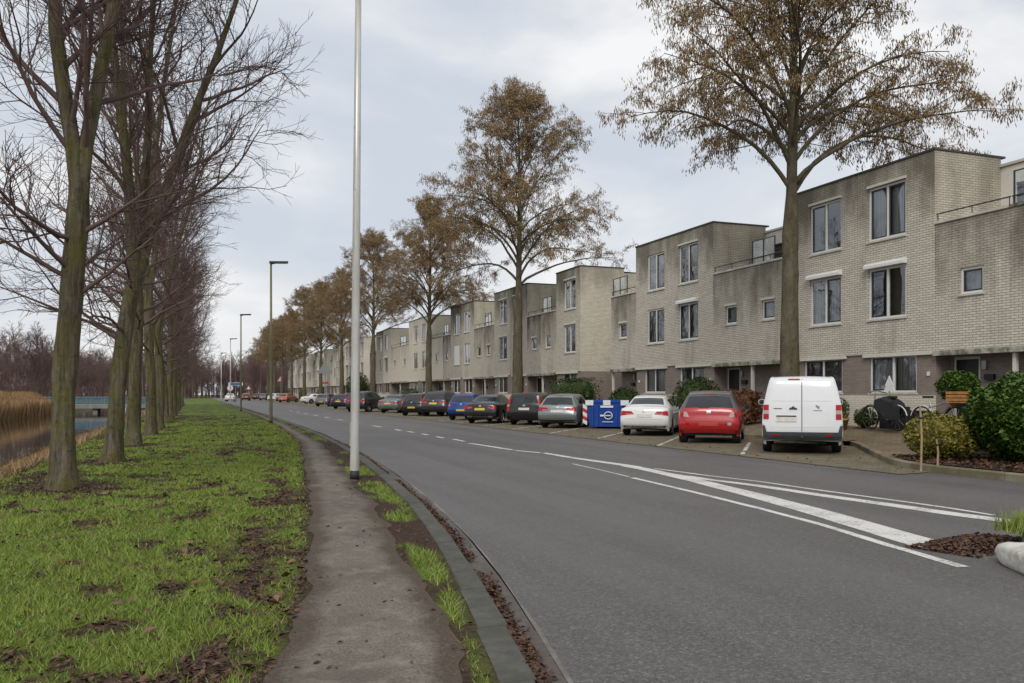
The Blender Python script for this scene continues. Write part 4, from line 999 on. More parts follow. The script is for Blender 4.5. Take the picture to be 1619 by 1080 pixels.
# silhouettes (x from the rear, z, half width at the top edge); ring indices: gb/gt rear glass, wt/wb windscreen
CARS = {
 'sedan': dict(L=4.65, W=.89, wx=(.98, 3.75), wr=.325, belt=.93, prof=[(.12, .29, .70), (.03, .42, .80), (.0, .58, .83), (.03, .76, .82), (.09, .96, .78), (.30, 1.04, .76), (.62, 1.08, .70), (1.20, 1.36, .58), (1.75, 1.43, .57), (2.35, 1.40, .57), (3.05, 1.02, .70), (3.75, .93, .74), (4.35, .80, .74), (4.60, .62, .74), (4.60, .40, .72), (4.50, .24, .66)], gb=6, gt=7, wt=9, wb=10, sw=(7.25, 8.35, 8.45, 9.75)),
 'hatch': dict(L=3.95, W=.84, wx=(.62, 3.10), wr=.31, belt=.95, prof=[(.12, .31, .70), (.03, .44, .78), (.0, .60, .80), (.05, .80, .78), (.10, .98, .74), (.42, 1.38, .60), (.70, 1.47, .58), (1.20, 1.50, .58), (1.85, 1.46, .57), (2.60, 1.06, .68), (3.15, .96, .70), (3.65, .80, .70), (3.92, .60, .70), (3.92, .40, .68), (3.82, .24, .62)], gb=4, gt=5, wt=8, wb=9, sw=(6.0, 7.2, 7.3, 8.75)),
 'wagon': dict(L=4.72, W=.90, wx=(1.0, 3.82), wr=.33, belt=.95, prof=[(.12, .30, .72), (.03, .44, .82), (.0, .60, .84), (.05, .78, .83), (.12, .97, .78), (.48, 1.36, .62), (.80, 1.44, .60), (1.50, 1.48, .60), (2.30, 1.44, .59), (3.10, 1.04, .72), (3.80, .94, .76), (4.40, .80, .76), (4.68, .60, .74), (4.68, .40, .72), (4.58, .24, .66)], gb=4, gt=5, wt=8, wb=9, sw=(5.9, 7.0, 7.1, 8.75)),
 'suv': dict(L=4.5, W=.92, wx=(.86, 3.55), wr=.36, belt=1.06, prof=[(.14, .32, .74), (.04, .48, .83), (.0, .68, .86), (.06, .88, .84), (.13, 1.10, .80), (.45, 1.50, .65), (.75, 1.60, .62), (1.40, 1.65, .62), (2.20, 1.61, .61), (2.95, 1.16, .74), (3.60, 1.06, .78), (4.20, .92, .78), (4.46, .68, .77), (4.46, .46, .75), (4.36, .30, .70)], gb=4, gt=5, wt=8, wb=9, sw=(5.9, 7.0, 7.1, 8.75)),
 'boxwagon': dict(L=4.7, W=.92, wx=(.98, 3.75), wr=.33, belt=.98, prof=[(.12, .31, .74), (.03, .46, .83), (.0, .62, .86), (.03, .82, .85), (.06, 1.0, .82), (.22, 1.44, .70), (.50, 1.52, .66), (1.40, 1.55, .64), (2.35, 1.50, .62), (3.15, 1.06, .74), (3.85, .97, .78), (4.45, .82, .78), (4.68, .62, .76), (4.68, .42, .74), (4.58, .25, .68)], gb=4, gt=5, wt=8, wb=9, sw=(5.8, 7.0, 7.1, 8.75)),
 'van': dict(L=5.2, W=.96, wx=(1.12, 4.25), wr=.34, belt=1.18, prof=[(.10, .34, .86), (.02, .46, .92), (.0, .62, .93), (.02, .90, .92), (.06, 1.25, .89), (.14, 1.66, .82), (.20, 1.82, .78), (.36, 1.90, .76), (1.2, 1.93, .75), (3.1, 1.91, .75), (3.75, 1.80, .74), (4.55, 1.15, .82), (5.0, .98, .82), (5.18, .70, .82), (5.18, .45, .80), (5.08, .28, .74)], gb=None, gt=None, wt=10, wb=11, sw=(9.55, 10.7, None, None)),
}
def car_grid(sp):
    W_ = sp['W']; zb = sp['belt']; rings = []; nr = len(sp['prof'])
    for i, (x, z, w) in enumerate(sp['prof']):
        tail = min(1.0, min(x, sp['L']-x)/.35+.55) if i not in range(4, nr-5) else 1.0
        top = z; wmid = W_*(.93+.07*min(1, min(x, sp['L']-x)/.5))
        zs = .24 if sp['belt'] < 1.05 else .30
        corner = .12 if i <= 4 else (-.12 if i >= nr-4 else 0)
        if sp is CARS['van'] and i <= 6: corner = .07
        b = min(zb, top-.09) if top > zb+.02 else top-.05
        m = min(.66, b-.06) if b > .4 else b-.03
        lo = min(zs+.10, m-.02); bot = min(zs, lo-.02)
        wb = wmid*(.97 if top > zb else 1.0); wb = max(wb if top > zb+.1 else min(w+.04, wmid), w*.99)
        ring = [(x, 0, top), (x+corner*.05, w*.45, top-.006), (x+corner*.25, w*.84, top-.022), (x+corner*.75, w, top-.065 if top > zb+.1 else top-.03),
                (x+corner, wb, b), (x+corner, wmid, m), (x+corner, wmid*.985, lo), (x+corner*.9, wmid*.93, bot)]
        rings.append(ring)
    A = np.array(rings)                      # (ring, sec, 3)
    NU, NV = 7, 4
    A = catmull(A, NU); A = np.swapaxes(catmull(np.swapaxes(A, 0, 1), NV), 0, 1)
    for wx in sp['wx']:                      # wheel arches
        Ra = sp['wr']+.055; X, Y, Z = A[..., 0], A[..., 1], A[..., 2]
        dx = X-wx; ins = np.abs(dx) < Ra; zc = np.where(ins, sp['wr']+np.sqrt(np.maximum(Ra**2-dx**2, 0)), 0)
        msk = ins & (Z < zc) & (Y > .6*W_); A[..., 2] = np.where(msk, zc, Z)
    return A, NU, NV
def patch(bvh, quad, axis, nm, mat, parent, n=5, m=4, off=.010, thick=.03, sub=None):
    """patch moulded on to the body: quad = 4 corners in the projection plane ((y,z) for rear/front, (x,z) for the sides)"""
    G = []; q = [np.array(c, float) for c in quad]
    d = {'rear': Vector((1, 0, 0)), 'front': Vector((-1, 0, 0)), 'right': Vector((0, 1, 0)), 'left': Vector((0, -1, 0))}[axis]
    for i in range(n+1):
        row = []
        for j in range(m+1):
            u, v = i/n, j/m; p = (q[0]*(1-u)+q[1]*u)*(1-v)+(q[3]*(1-u)+q[2]*u)*v
            o = Vector((-3, p[0], p[1])) if axis == 'rear' else Vector((9, p[0], p[1])) if axis == 'front' else Vector((p[0], -3 if axis == 'right' else 3, p[1]))
            h = bvh.ray_cast(o, d, 9)
            row.append(None if h[0] is None else h[0]-d*off)
        G.append(row)
    flat = [p for r_ in G for p in r_ if p is not None]
    if not flat: return None
    mb = MB(); ids = {}
    for i in range(n+1):
        for j in range(m+1):
            p = G[i][j]
            if p is None: p = min((f for f in flat), key=lambda f: (i+j)*0)
            ids[i, j] = len(mb.v); mb.v.append(tuple(p))
    for i in range(n):
        for j in range(m): mb.f.append((ids[i, j], ids[i+1, j], ids[i+1, j+1], ids[i, j+1]))
    bo = [(i, 0) for i in range(n)]+[(n, j) for j in range(m)]+[(i, m) for i in range(n, 0, -1)]+[(0, j) for j in range(m, 0, -1)]
    bk = []
    for k in bo: bk.append(len(mb.v)); mb.v.append(tuple(Vector(mb.v[ids[k]])+d*thick))
    for a in range(len(bo)):
        b = (a+1) % len(bo); mb.f.append((ids[bo[a]], bk[a], bk[b], ids[bo[b]]))
    return mb.build(nm, mat, parent, smooth=False)
def sym(q): return [(-a, b) for a, b in q]
_wheel = {}
def wheel_meshes(wr, dark):
    if (wr, dark) in _wheel: return _wheel[wr, dark]
    ty = MB(); prof = [(wr*.64, -.10), (wr*.9, -.108), (wr*.985, -.085), (wr, -.05), (wr, .05), (wr*.985, .085), (wr*.9, .108), (wr*.64, .10)]; n = 26
    for k in range(n):
        a = 2*math.pi*k/n
        for r_, y in prof: ty.v.append((r_*math.cos(a), y, r_*math.sin(a)))
    for k in range(n):
        for j in range(len(prof)):
            a = k*8+j; b = k*8+(j+1) % 8; c = ((k+1) % n)*8+(j+1) % 8; d = ((k+1) % n)*8+j; ty.f.append((a, b, c, d))
    o = ty.build('tyre', 'tyre', None, True); t_ = o.data; bpy.data.objects.remove(o)
    rm = MB(); R1 = wr*.66
    for sgn in (-1, 1):
        y = sgn*.085
        for k in range(5):
            a = 2*math.pi*k/5; w0, w1 = .42, .20
            P = [(R1*.18*math.cos(a-w0*1.5), y*1.05, R1*.18*math.sin(a-w0*1.5)), (R1*math.cos(a-w1), y, R1*math.sin(a-w1)), (R1*math.cos(a+w1), y, R1*math.sin(a+w1)), (R1*.18*math.cos(a+w0*1.5), y*1.05, R1*.18*math.sin(a+w0*1.5))]
            rm.prism(P, (0, -sgn*.03, 0))
        ring = [(R1*math.cos(2*math.pi*k/20), y*1.02, R1*math.sin(2*math.pi*k/20)) for k in range(21)]; rm.tube(ring, .016, 5, False)
        rm.prism([(R1*.24*math.cos(2*math.pi*k/10), y*1.08, R1*.24*math.sin(2*math.pi*k/10)) for k in range(10)], (0, -sgn*.04, 0))
    o = rm.build('rim', 'rim_dark' if dark else 'rim', None); r2 = o.data; bpy.data.objects.remove(o)
    dk = MB(); dk.prism([(R1*.97*math.cos(2*math.pi*k/16), -.03, R1*.97*math.sin(2*math.pi*k/16)) for k in range(16)], (0, .06, 0))
    o = dk.build('brake_disc', 'black_plastic', None); d2 = o.data; bpy.data.objects.remove(o)
    _wheel[wr, dark] = (t_, r2, d2); return _wheel[wr, dark]

def car(kind, pos, color, label, heading=BAY, z=.012, lights='wide', plate='plate_yellow', roofcol=None, dark_rim=False, sc=1.0, group='cars parked in the angled bays', cat='car', lamp='lamp_red', flip=False, name='parked_car'):
    sp = CARS[kind]
    root = empty(name, (pos[0], pos[1], z), math.pi/2-heading, label, cat, group); root.scale = (sc, sc, sc)
    A, NU, NV = car_grid(sp); nu, nv = A.shape[:2]
    B = A.copy(); B[..., 1] *= -1
    V = np.concatenate([A.reshape(-1, 3), B.reshape(-1, 3)]); off = nu*nv
    regions = {'body': [], 'rear_window': [], 'windscreen': [], 'side_window': {}, 'roof': []}
    gb, gt, wt, wb, sw = sp['gb'], sp['gt'], sp['wt'], sp['wb'], sp['sw']
    for i in range(nu-1):
        u = (i+.5)/NU
        for j in range(nv-1):
            v = (j+.5)/NV
            for s_, o_ in ((1, 0), (-1, off)):
                a, b, c, d = o_+i*nv+j, o_+(i+1)*nv+j, o_+(i+1)*nv+j+1, o_+i*nv+j+1
                f = (a, d, c, b) if s_ > 0 else (a, b, c, d); tgt = regions['body']
                if gb is not None and gb+.12 < u < gt-.10 and v < 2.3: tgt = regions['rear_window']
                elif wt+.08 < u < wb-.08 and v < 2.3: tgt = regions['windscreen']
                elif 3.2 < v < 3.85 and sw[0] < u < sw[1]: tgt = regions['side_window'].setdefault((s_, 0), [])
                elif sw[2] and 3.2 < v < 3.85 and sw[2] < u < sw[3]: tgt = regions['side_window'].setdefault((s_, 1), [])
                elif roofcol and gt is not None and ((gt-.1 <= u <= wt+.08 and v < 3.2) or (3.2 > v >= 2.3 and gb < u < wb) or (u > gb+.12 and u < wb and 3 < v < 3.85)): tgt = regions['roof']
                tgt.append(f)
    def emit(nm, faces, mat, smooth=True):
        if not faces: return None
        Fa = np.array(faces); us, inv = np.unique(Fa, return_inverse=True)
        return npmesh(nm, V[us], inv.reshape(Fa.shape), mat, root, smooth)
    body = emit('body', regions['body'], color)
    emit('rear_window', regions['rear_window'], 'car_glass'); emit('windscreen', regions['windscreen'], 'car_glass')
    for k, f in regions['side_window'].items(): emit('side_window', f, 'car_glass')
    emit('roof', regions['roof'], roofcol)
    allf = [f for k, v in regions.items() if k != 'side_window' for f in v]+[f for v in regions['side_window'].values() for f in v]
    bvh = BVHTree.FromPolygons([tuple(p) for p in V], allf)
    W_ = sp['W']; L_ = sp['L']
    zs = .22 if kind not in ('suv', 'van') else .30
    mb = MB(); mb.box(.30, L_-.3, -W_*.80, W_*.80, zs, .52); mb.build('underbody', 'black_plastic', root)
    ty, rm, dk = wheel_meshes(sp['wr'], dark_rim)
    for wx in sp['wx']:
        for s_ in (-1, 1):
            w = bpy.data.objects.new('wheel', dk); link(w, root); w.location = (wx, s_*(W_-.125), sp['wr'])
            for nm, me in (('tyre', ty), ('rim', rm)):
                o = bpy.data.objects.new(nm, me); link(o, w)
    P = lambda quad, nm, mat, ax='rear', par=root, **k: patch(bvh, quad, ax, nm, mat, par, **k)
    if kind == 'van':
        for s_ in (-1, 1):
            y0, y1 = s_*.775, s_*.905
            for za, zb_, m_ in ((.86, .985, 'lamp_red'), (.985, 1.075, 'lamp_clear'), (1.075, 1.21, 'lamp_red')):
                P([(y0, za), (y1, za), (y1*.995, zb_), (y0, zb_)], 'tail_light', m_, off=.022)
            P([(s_*.76, .31), (s_*.945, .31), (s_*.945, .70), (s_*.87, .70)], 'bumper_corner', 'grey_plastic', off=.025)
            P([(s_*.55, .44), (s_*.68, .44), (s_*.68, .485), (s_*.55, .485)], 'reflector', 'lamp_red', off=.045)
            P([(s_*.925, 1.36), (s_*.86, 1.36), (s_*.855, 1.44), (s_*.915, 1.44)], 'hinge', color, off=.02); P([(s_*.94, .73), (s_*.89, .73), (s_*.89, .78), (s_*.94, .78)], 'hinge', color, off=.02)
            # raised panels of the two rear doors
            P([(s_*.70, 1.30), (s_*.02, 1.30), (s_*.02, 1.78), (s_*.64, 1.78)], 'door_panel', color, off=.008, n=8, m=8)
            P([(s_*.74, .66), (s_*.02, .66), (s_*.02, 1.27), (s_*.72, 1.27)], 'door_panel', color, off=.006, n=8, m=8)
        P([(.90, .345), (-.90, .345), (-.92, .545), (.92, .545)], 'bumper', 'grey_plastic', off=.035, n=10)
        P([(.012, .56), (-.006, .56), (-.006, 1.84), (.012, 1.84)], 'door_gap', 'black_plastic', off=.004, n=1, m=14, thick=.01)
        # the photograph's left is +y here
        P([(.62, .78), (.11, .78), (.11, .95), (.62, .95)], 'plate_recess', 'frame_white', off=.012); P([(.60, .795), (.13, .795), (.13, .905), (.60, .905)], 'number_plate', 'plate_pale', off=.022)
        P([(.60, .918), (.13, .918), (.13, .948), (.60, .948)], 'plate_lamp_bar', 'black_plastic', off=.024)
        P([(.30, 1.10), (.11, 1.10), (.12, 1.135), (.29, 1.135)], 'door_handle', 'black_plastic', off=.03); P([(.25, 1.135), (.16, 1.135), (.18, 1.17), (.23, 1.17)], 'door_handle', 'grey_plastic', off=.02)
        P([(.32, 1.815), (.05, 1.815), (.05, 1.85), (.32, 1.85)], 'brake_light', 'lamp_red', off=.012)
        P([(.66, 1.105), (.47, 1.105), (.47, 1.125), (.66, 1.125)], 'badge', 'grey_plastic', off=.012)
        # rampant emblem: head, body, raised foreleg, hind legs, tail
        for q in ([(-.40, 1.12), (-.375, 1.12), (-.35, 1.19), (-.375, 1.19)], [(-.375, 1.16), (-.35, 1.16), (-.315, 1.205), (-.34, 1.215)], [(-.33, 1.19), (-.30, 1.19), (-.295, 1.225), (-.335, 1.225)],
                  [(-.355, 1.15), (-.335, 1.165), (-.30, 1.15), (-.30, 1.14)], [(-.375, 1.10), (-.36, 1.10), (-.355, 1.15), (-.375, 1.15)], [(-.42, 1.09), (-.40, 1.09), (-.38, 1.14), (-.395, 1.14)], [(-.43, 1.14), (-.42, 1.14), (-.39, 1.20), (-.405, 1.205)]):
            q = [(-.36+(y_+.36)*.72, 1.15+(z_-1.15)*.72) for y_, z_ in q]
            P(q, 'emblem', 'grey_plastic', off=.012, n=1, m=1, thick=.008)
        P([(-.26, 1.06), (-.46, 1.06), (-.46, 1.075), (-.26, 1.075)], 'badge', 'grey_plastic', off=.010)
        MB().tube([(-.05, 0, .42), (-.14, 0, .44)], .03, 6).build('tow_hitch', 'black_plastic', root)
    else:
        zl = sp['belt']-.10; wl_ = W_
        if lights == 'wide':      # wraps the corner, tapers towards the middle
            q = [(W_*.40, zl-.06), (W_*.93, zl-.12), (W_*.90, zl+.05), (W_*.50, zl+.035)]
            P(q, 'tail_light', lamp); P(sym(q), 'tail_light', lamp)
            q2 = [(W_*.46, zl-.052), (W_*.72, zl-.080), (W_*.72, zl-.056), (W_*.47, zl-.036)]; P(q2, 'reverse_light', 'lamp_clear', off=.014); P(sym(q2), 'reverse_light', 'lamp_clear', off=.014)
        elif lights == 'tall':    # pillars beside the rear window
            for za, zb_, m_ in ((zl-.22, zl+.0, lamp), (zl+.0, zl+.08, 'lamp_clear'), (zl+.08, sp['prof'][gt][1]-.10, lamp)):
                q = [(W_*(.80 if za < .9 else .76), za), (W_*.97, za), (W_*(.90 if zb_ > 1.1 else .96), zb_), (W_*(.66 if zb_ > 1.1 else .76), zb_)]
                P(q, 'tail_light', m_, off=.014); P(sym(q), 'tail_light', m_, off=.014)
        elif lights == 'round':
            q = [(W_*.70, zl-.10), (W_*.93, zl-.10), (W_*.90, zl+.06), (W_*.72, zl+.05)]; P(q, 'tail_light', lamp); P(sym(q), 'tail_light', lamp)
            q = [(W_*.76, zl-.06), (W_*.88, zl-.06), (W_*.87, zl+.02), (W_*.77, zl+.02)]; P(q, 'tail_light', 'lamp_clear', off=.016); P(sym(q), 'tail_light', 'lamp_clear', off=.016)
        elif lights == 'almond':
            q = [(W_*.62, zl-.10), (W_*.90, zl-.09), (W_*.86, zl+.045), (W_*.70, zl+.05)]; P(q, 'tail_light', 'lamp_clear'); P(sym(q), 'tail_light', 'lamp_clear')
            q = [(W_*.80, zl-.095), (W_*.90, zl-.088), (W_*.86, zl+.04), (W_*.80, zl+.045)]; P(q, 'tail_light', 'lamp_red', off=.016); P(sym(q), 'tail_light', 'lamp_red', off=.016)
            P([(-.50, .52), (-.60, .52), (-.60, .60), (-.50, .60)], 'reverse_light', 'lamp_clear', off=.014); P([(.50, .52), (.62, .52), (.62, .60), (.50, .60)], 'fog_light', 'lamp_red', off=.010)
        pz = zl-.17 if kind in ('sedan', 'wagon', 'boxwagon', 'suv') else .50
        P([(.26, pz), (-.26, pz), (-.26, pz+.11), (.26, pz+.11)], 'number_plate', plate, off=.016, n=4)
        if color != 'paint_red': P([(W_*.80, .30 if kind != 'suv' else .34), (-W_*.80, .30 if kind != 'suv' else .34), (-W_*.84, .36 if kind != 'suv' else .46), (W_*.84, .36 if kind != 'suv' else .46)], 'bumper_insert', 'black_plastic', off=.012, n=10)
        P([(W_*.88, zl-.235), (-W_*.88, zl-.235), (-W_*.88, zl-.228), (W_*.88, zl-.228)], 'boot_gap', 'black_plastic', off=.003, n=12, m=1, thick=.01)
        P([(.055, zl+.005), (-.055, zl+.005), (-.05, zl+.085), (.05, zl+.085)], 'badge', 'chrome', off=.012, n=2, m=2)
        if kind in ('sedan',):
            for s_ in (-1, 1): P([(s_*.42, .31), (s_*.66, .31), (s_*.66, .37), (s_*.42, .37)], 'exhaust', 'chrome', off=.03)
            P([(W_*.42, .325), (-W_*.42, .325), (-W_*.44, .345), (W_*.44, .345)], 'diffuser_trim', 'chrome', off=.018, n=8)
        if kind in ('hatch', 'wagon', 'boxwagon', 'suv'):
            zt = sp['prof'][gt][1]; zb_ = sp['prof'][gb][1]
            P([(.30, zb_+.045), (-.02, zb_+.035), (-.02, zb_+.055), (.30, zb_+.065)], 'rear_wiper', 'black_plastic', off=.02, n=3, m=1)
            P([(.16, zt+.015), (-.16, zt+.015), (-.16, zt+.035), (.16, zt+.035)], 'brake_light', 'lamp_red', off=.012, n=3, m=1)
        for s_, ax in ((1, 'left'), (-1, 'right')):
            for xh in (sp['prof'][wt][0]-.30, sp['prof'][wt][0]-1.12):
                P([(xh-.09, sp['belt']-.13), (xh+.09, sp['belt']-.13), (xh+.09, sp['belt']-.10), (xh-.09, sp['belt']-.10)], 'door_handle', color, ax, off=.03, n=2, m=1)
            for xd in (sp['prof'][wt][0]-.42, sp['prof'][wb][0]-.15):
                P([(xd-.004, .36), (xd+.004, .36), (xd+.004, sp['belt']-.02), (xd-.004, sp['belt']-.02)], 'door_gap', 'black_plastic', ax, off=.003, n=1, m=6, thick=.01)
            P([(sp['wx'][0]+.42, .27), (sp['wx'][1]-.42, .27), (sp['wx'][1]-.42, .33), (sp['wx'][0]+.42, .33)], 'sill_trim', 'black_plastic', ax, off=.008, n=6, m=1)
        # headlights and grille
        zf = sp['prof'][wb+2][1]-.08; q = [(W_*.50, zf-.10), (W_*.86, zf-.06), (W_*.84, zf+.03), (W_*.55, zf-.02)]
        P(q, 'headlight', 'lamp_clear', 'front'); P(sym(q), 'headlight', 'lamp_clear', 'front'); P([(W_*.42, zf-.2), (-W_*.42, zf-.2), (-W_*.42, zf-.04), (W_*.42, zf-.04)], 'grille', 'black_plastic', 'front'); P([(.26, zf-.3), (-.26, zf-.3), (-.26, zf-.21), (.26, zf-.21)], 'number_plate', plate, 'front')
    xm, zm = sp['prof'][wb][0]-(.30 if kind != 'van' else .45), sp['belt']+.06
    for s_ in (-1, 1):
        mb = MB(); ym = s_*(W_+.10); P8 = []
        for a in range(8):
            th = 2*math.pi*a/8; P8.append((xm, ym+.105*math.cos(th), zm+.072*math.sin(th)*(1.2 if kind == 'van' else 1)))
        mb.prism(P8, (.10, 0, 0)); mb.prism([(x_, ym+(y_-ym)*.7, zm+(z_-zm)*.7) for x_, y_, z_ in [(xm+.10, p[1], p[2]) for p in P8]], (.05, 0, 0)); mb.box(xm+.02, xm+.07, s_*(W_-.06), s_*(W_+.03), zm-.05, zm-.02)
        mo = mb.build('wing_mirror', color if not roofcol else roofcol, root)
        MB().prism([(xm-.006, ym+(p[1]-ym)*.85, zm+(p[2]-zm)*.85) for p in P8], (.004, 0, 0)).build('mirror_glass', 'car_glass', mo)
    return root

car('van', gpt(1268, 719.5), 'paint_white_van', 'white delivery van with closed rear doors, rightmost parked vehicle', cat='van', name='delivery_van', group='vans', heading=R(38.5))
car('hatch', gpt(1120, 702.5), 'paint_red', 'small red hatchback with grey roof beside the white van', lights='almond', plate='plate_smear', roofcol='paint_roof_grey', sc=1.05).scale = (.94, 1.09, 1.05)
car('sedan', gpt(1018, 690.5), 'paint_white', 'white sedan with twin exhausts between blue skip and red hatchback', plate='plate_pale', dark_rim=True)
car('wagon', gpt(880, 678), 'paint_silver', 'silver grey estate car left of the blue skip', plate='plate_pale')
car('boxwagon', gpt(828, 673), 'paint_black', 'black estate car with tall red light pillars beside its rear window', lights='tall', plate='plate_pale')
car('sedan', gpt(758, 670.5), 'paint_black', 'shiny black sedan with red tail lights, left of the black estate', plate='plate_yellow', dark_rim=False)
car('hatch', gpt(728, 665), 'paint_blue', 'small blue hatchback half hidden by the black sedan', lights='round')
car('suv', gpt(684, 659), 'paint_dark_grey', 'dark grey sport utility car left of the blue hatchback', lights='wide')
car('hatch', gpt(650, 658), 'paint_black', 'small black hatchback touching the dark grey sport utility car in view', lights='tall')
car('sedan', gpt(612, 653.5), 'paint_grey', 'grey sedan right of the tall white lamp pole')
car('hatch', gpt(560, 652), 'paint_dark_grey', 'dark charcoal hatchback right behind the tall white lamp pole', lights='wide', sc=1.12, heading=R(44))
car('wagon', gpt(534, 647), 'paint_navy', 'dark navy car just left of the tall white lamp pole', lights='tall')
car('hatch', gpt(507, 643), 'paint_grey', 'pale grey small car second left of the tall white lamp pole', lights='round')
car('sedan', gpt(478, 638.5), 'paint_white', 'white sedan parked far along, seen nearly side-on', heading=R(70), plate='plate_pale')
car('hatch', gpt(446, 636.5), 'paint_orange', 'orange red car far along the bays behind the green lamp post', lights='round')
car('wagon', gpt(428, 634.5), 'paint_white', 'white car far down the bays, hidden partly by the green lamp post')
car('hatch', gpt(414, 633), 'paint_grey', 'far grey car left of the green lamp post, in the bays', heading=R(38))
car('wagon', gpt(403, 632), 'paint_black', 'farthest dark car at the end of the parking bays')
car('sedan', (6.3, 165), 'paint_white', 'white car on the road far ahead', heading=R(8), group='cars on the road far ahead', plate='plate_pale')
car('wagon', (10.2, 182), 'paint_maroon', 'dark red car on the road far ahead, right of white one', heading=R(0), group='cars on the road far ahead')

# ------------------------------------------------------------------ street furniture
def lamp_post(x, y, h, mat, label, r0=.075, r1=.045, tilt=0.0, arm=.8):
    root = empty('street_lamp', (x, y, .06), 0, label, 'street lamp', 'street lamps along the road'); root.rotation_euler = (0, tilt, 0)
    MB().tube([(0, 0, -.15), (0, 0, .10), (0, 0, .11), (0, 0, h*.5), (0, 0, h)], [r0*1.0, r0, r0, (r0+r1)/2, r1], 14).build('pole', mat, root, True)
    MB().tube([(0, 0, -.02), (0, 0, .14)], r0*1.04, 12).build('base_sleeve', 'black_plastic', root, True)
    mb = MB(); mb.tube([(0, 0, h-.05), (.25, 0, h+.02)], .03, 6); mb.build('arm', mat, root)
    mb = MB(); mb.prism([(-.08, -.11, h-.01), (arm, -.13, h+.03), (arm, .13, h+.03), (-.08, .11, h-.01)], (0, 0, .09)); hd = mb.build('lamp_head', 'metal_dark', root)
    MB().quad((.15, -.09, h-.012+.0), (.15, .09, h-.012), (arm-.08, .09, h+.012), (arm-.08, -.09, h+.012)).build('lens', 'lamp_clear', hd)
    MB().box(-r0-.004, -r0*.5, -.045, .045, .55, .95).build('service_door', mat, root)
lamp_post(*gpt(560.5, 757, .06), 9.6, 'pole_white', 'tall shiny white lamp pole beside the footpath, nearest the camera', .078, .046, R(.45))
lamp_post(*gpt(428.5, 669, .06), 7.75, 'pole_green', 'algae green lamp post, second along the kerb', .078, .048)
lamp_post(*gpt(381, 650, .06), 7.8, 'pole_green', 'grey green lamp post, third along the kerb', .075, .048)
lamp_post(4.4, 112, 8.2, 'pole_white', 'pale lamp post, fourth along the kerb', .085, .055)
lamp_post(4.5, 152, 8.2, 'pole_white', 'pale lamp post, fifth and farthest along the kerb', .085, .055)
def sign(x, y, h, shape, mat, label, w=.6, rim=None, z=.05):
    root = empty('road_sign', (x, y, z), 0, label, 'sign')
    MB().tube([(0, 0, -.05), (0, 0, h+.3)], .035, 8).build('post', 'metal_grey', root)
    if shape == 'round': P = [(w/2*math.cos(2*math.pi*k/20), -.05, h+w/2*math.sin(2*math.pi*k/20)) for k in range(20)]
    elif shape == 'tri': P = [(-w/2, -.05, h-.2), (w/2, -.05, h-.2), (0, -.05, h-.2+w*.87)]
    else: P = [(-w/2, -.05, h-.15), (w/2, -.05, h-.15), (w/2, -.05, h+.15), (-w/2, -.05, h+.15)]
    b = MB().prism(P, (0, .015, 0)).build('board', rim or mat, root)
    if rim:
        cz = sum(p[2] for p in P)/len(P); MB().prism([(p[0]*.72, -.056, cz+(p[2]-cz)*.72) for p in P], (0, .004, 0)).build('face', mat, b)
sign(4.3, 96, 2.45, 'rect', 'sign_blue', 'blue street name board on a post by the kerb', 1.5, 'skip_white')
sign(5.0, 128, 2.2, 'round', 'skip_white', 'small white round sign by the far white car', .8)
sign(*gpt(393, 631.5), 2.6, 'tri', 'skip_white', 'small triangular warning sign with red rim beyond the parked cars', 1.2, 'sign_red')
sign(12.0, 84, 3.6, 'tri', 'metal_grey', 'grey backed triangular sign beside the green lamp post', 1.4)
sign(18.3, 196, 4.2, 'tri', 'skip_white', 'red warning sign among the far parked cars', 1.8, 'sign_red')
sign(18.4, 128, 3.0, 'rect', 'sign_red', 'small red board by the far house fronts', .8)

# blue skip between the silver estate and the white sedan
sx, sy = gpt(960, 678.5); sk = empty('waste_skip', (sx, sy, .02), math.pi/2-R(38), 'blue waste skip with white round emblem between parked cars', 'skip')
mb = MB()
def frus(x0, x1, w0, w1, z0, z1, sl):
    return [(x0+sl, -w0, z0), (x1-sl, -w0, z0), (x1-sl, w0, z0), (x0+sl, w0, z0), (x0, -w1, z1), (x1, -w1, z1), (x1, w1, z1), (x0, w1, z1)]
v = frus(0, 2.6, .78, .84, .08, 1.16, .05); i = len(mb.v); mb.v += v; mb.f += [(0, 3, 2, 1), (0, 1, 5, 4), (1, 2, 6, 5), (2, 3, 7, 6), (3, 0, 4, 7)]
mb.build('tub', 'skip_blue', sk)
mb = MB(); mb.box(-.05, .04, -.90, .90, 1.10, 1.20); mb.box(2.56, 2.65, -.90, .90, 1.10, 1.20); mb.box(.04, 2.56, -.92, -.84, 1.101, 1.199); mb.box(.04, 2.56, .84, .92, 1.101, 1.199); mb.build('rim', 'skip_blue', sk)
MB().box(.05, 2.55, -.8, .8, .98, 1.02).build('waste_cover', 'black_plastic', sk)
for y0, y1 in ((.58, .92), (-.15, .16), (-.92, -.58)): MB().box(-.068, -.052, y0, y1, .98, 1.195).build('reflector_panel', 'skip_white', sk)
MB().box(-.045, .0, -.26, .28, .88, .965).build('name_strip', 'skip_white', sk)
for y0 in (-.62, -.40, .40, .62): MB().box(-.035, .03, y0-.03, y0+.03, .1, .975).build('rib', 'skip_blue', sk)
ring = [(-.03+.0*k, .0+.17*math.cos(2*math.pi*k/24)-.05, .55+.15*math.sin(2*math.pi*k/24)) for k in range(25)]
MB().tube(ring, .022, 6, False).build('emblem', 'skip_white', sk)
mb = MB(); mb.prism([(-.04, .29, .51), (-.04, .29, .59), (-.04, .10, .575), (-.04, .10, .525)], (.03, 0, 0)); mb.prism([(-.042, .08, .53), (-.042, .08, .57), (-.042, -.17, .57), (-.042, -.17, .53)], (.03, 0, 0)); mb.build('emblem', 'skip_white', sk)
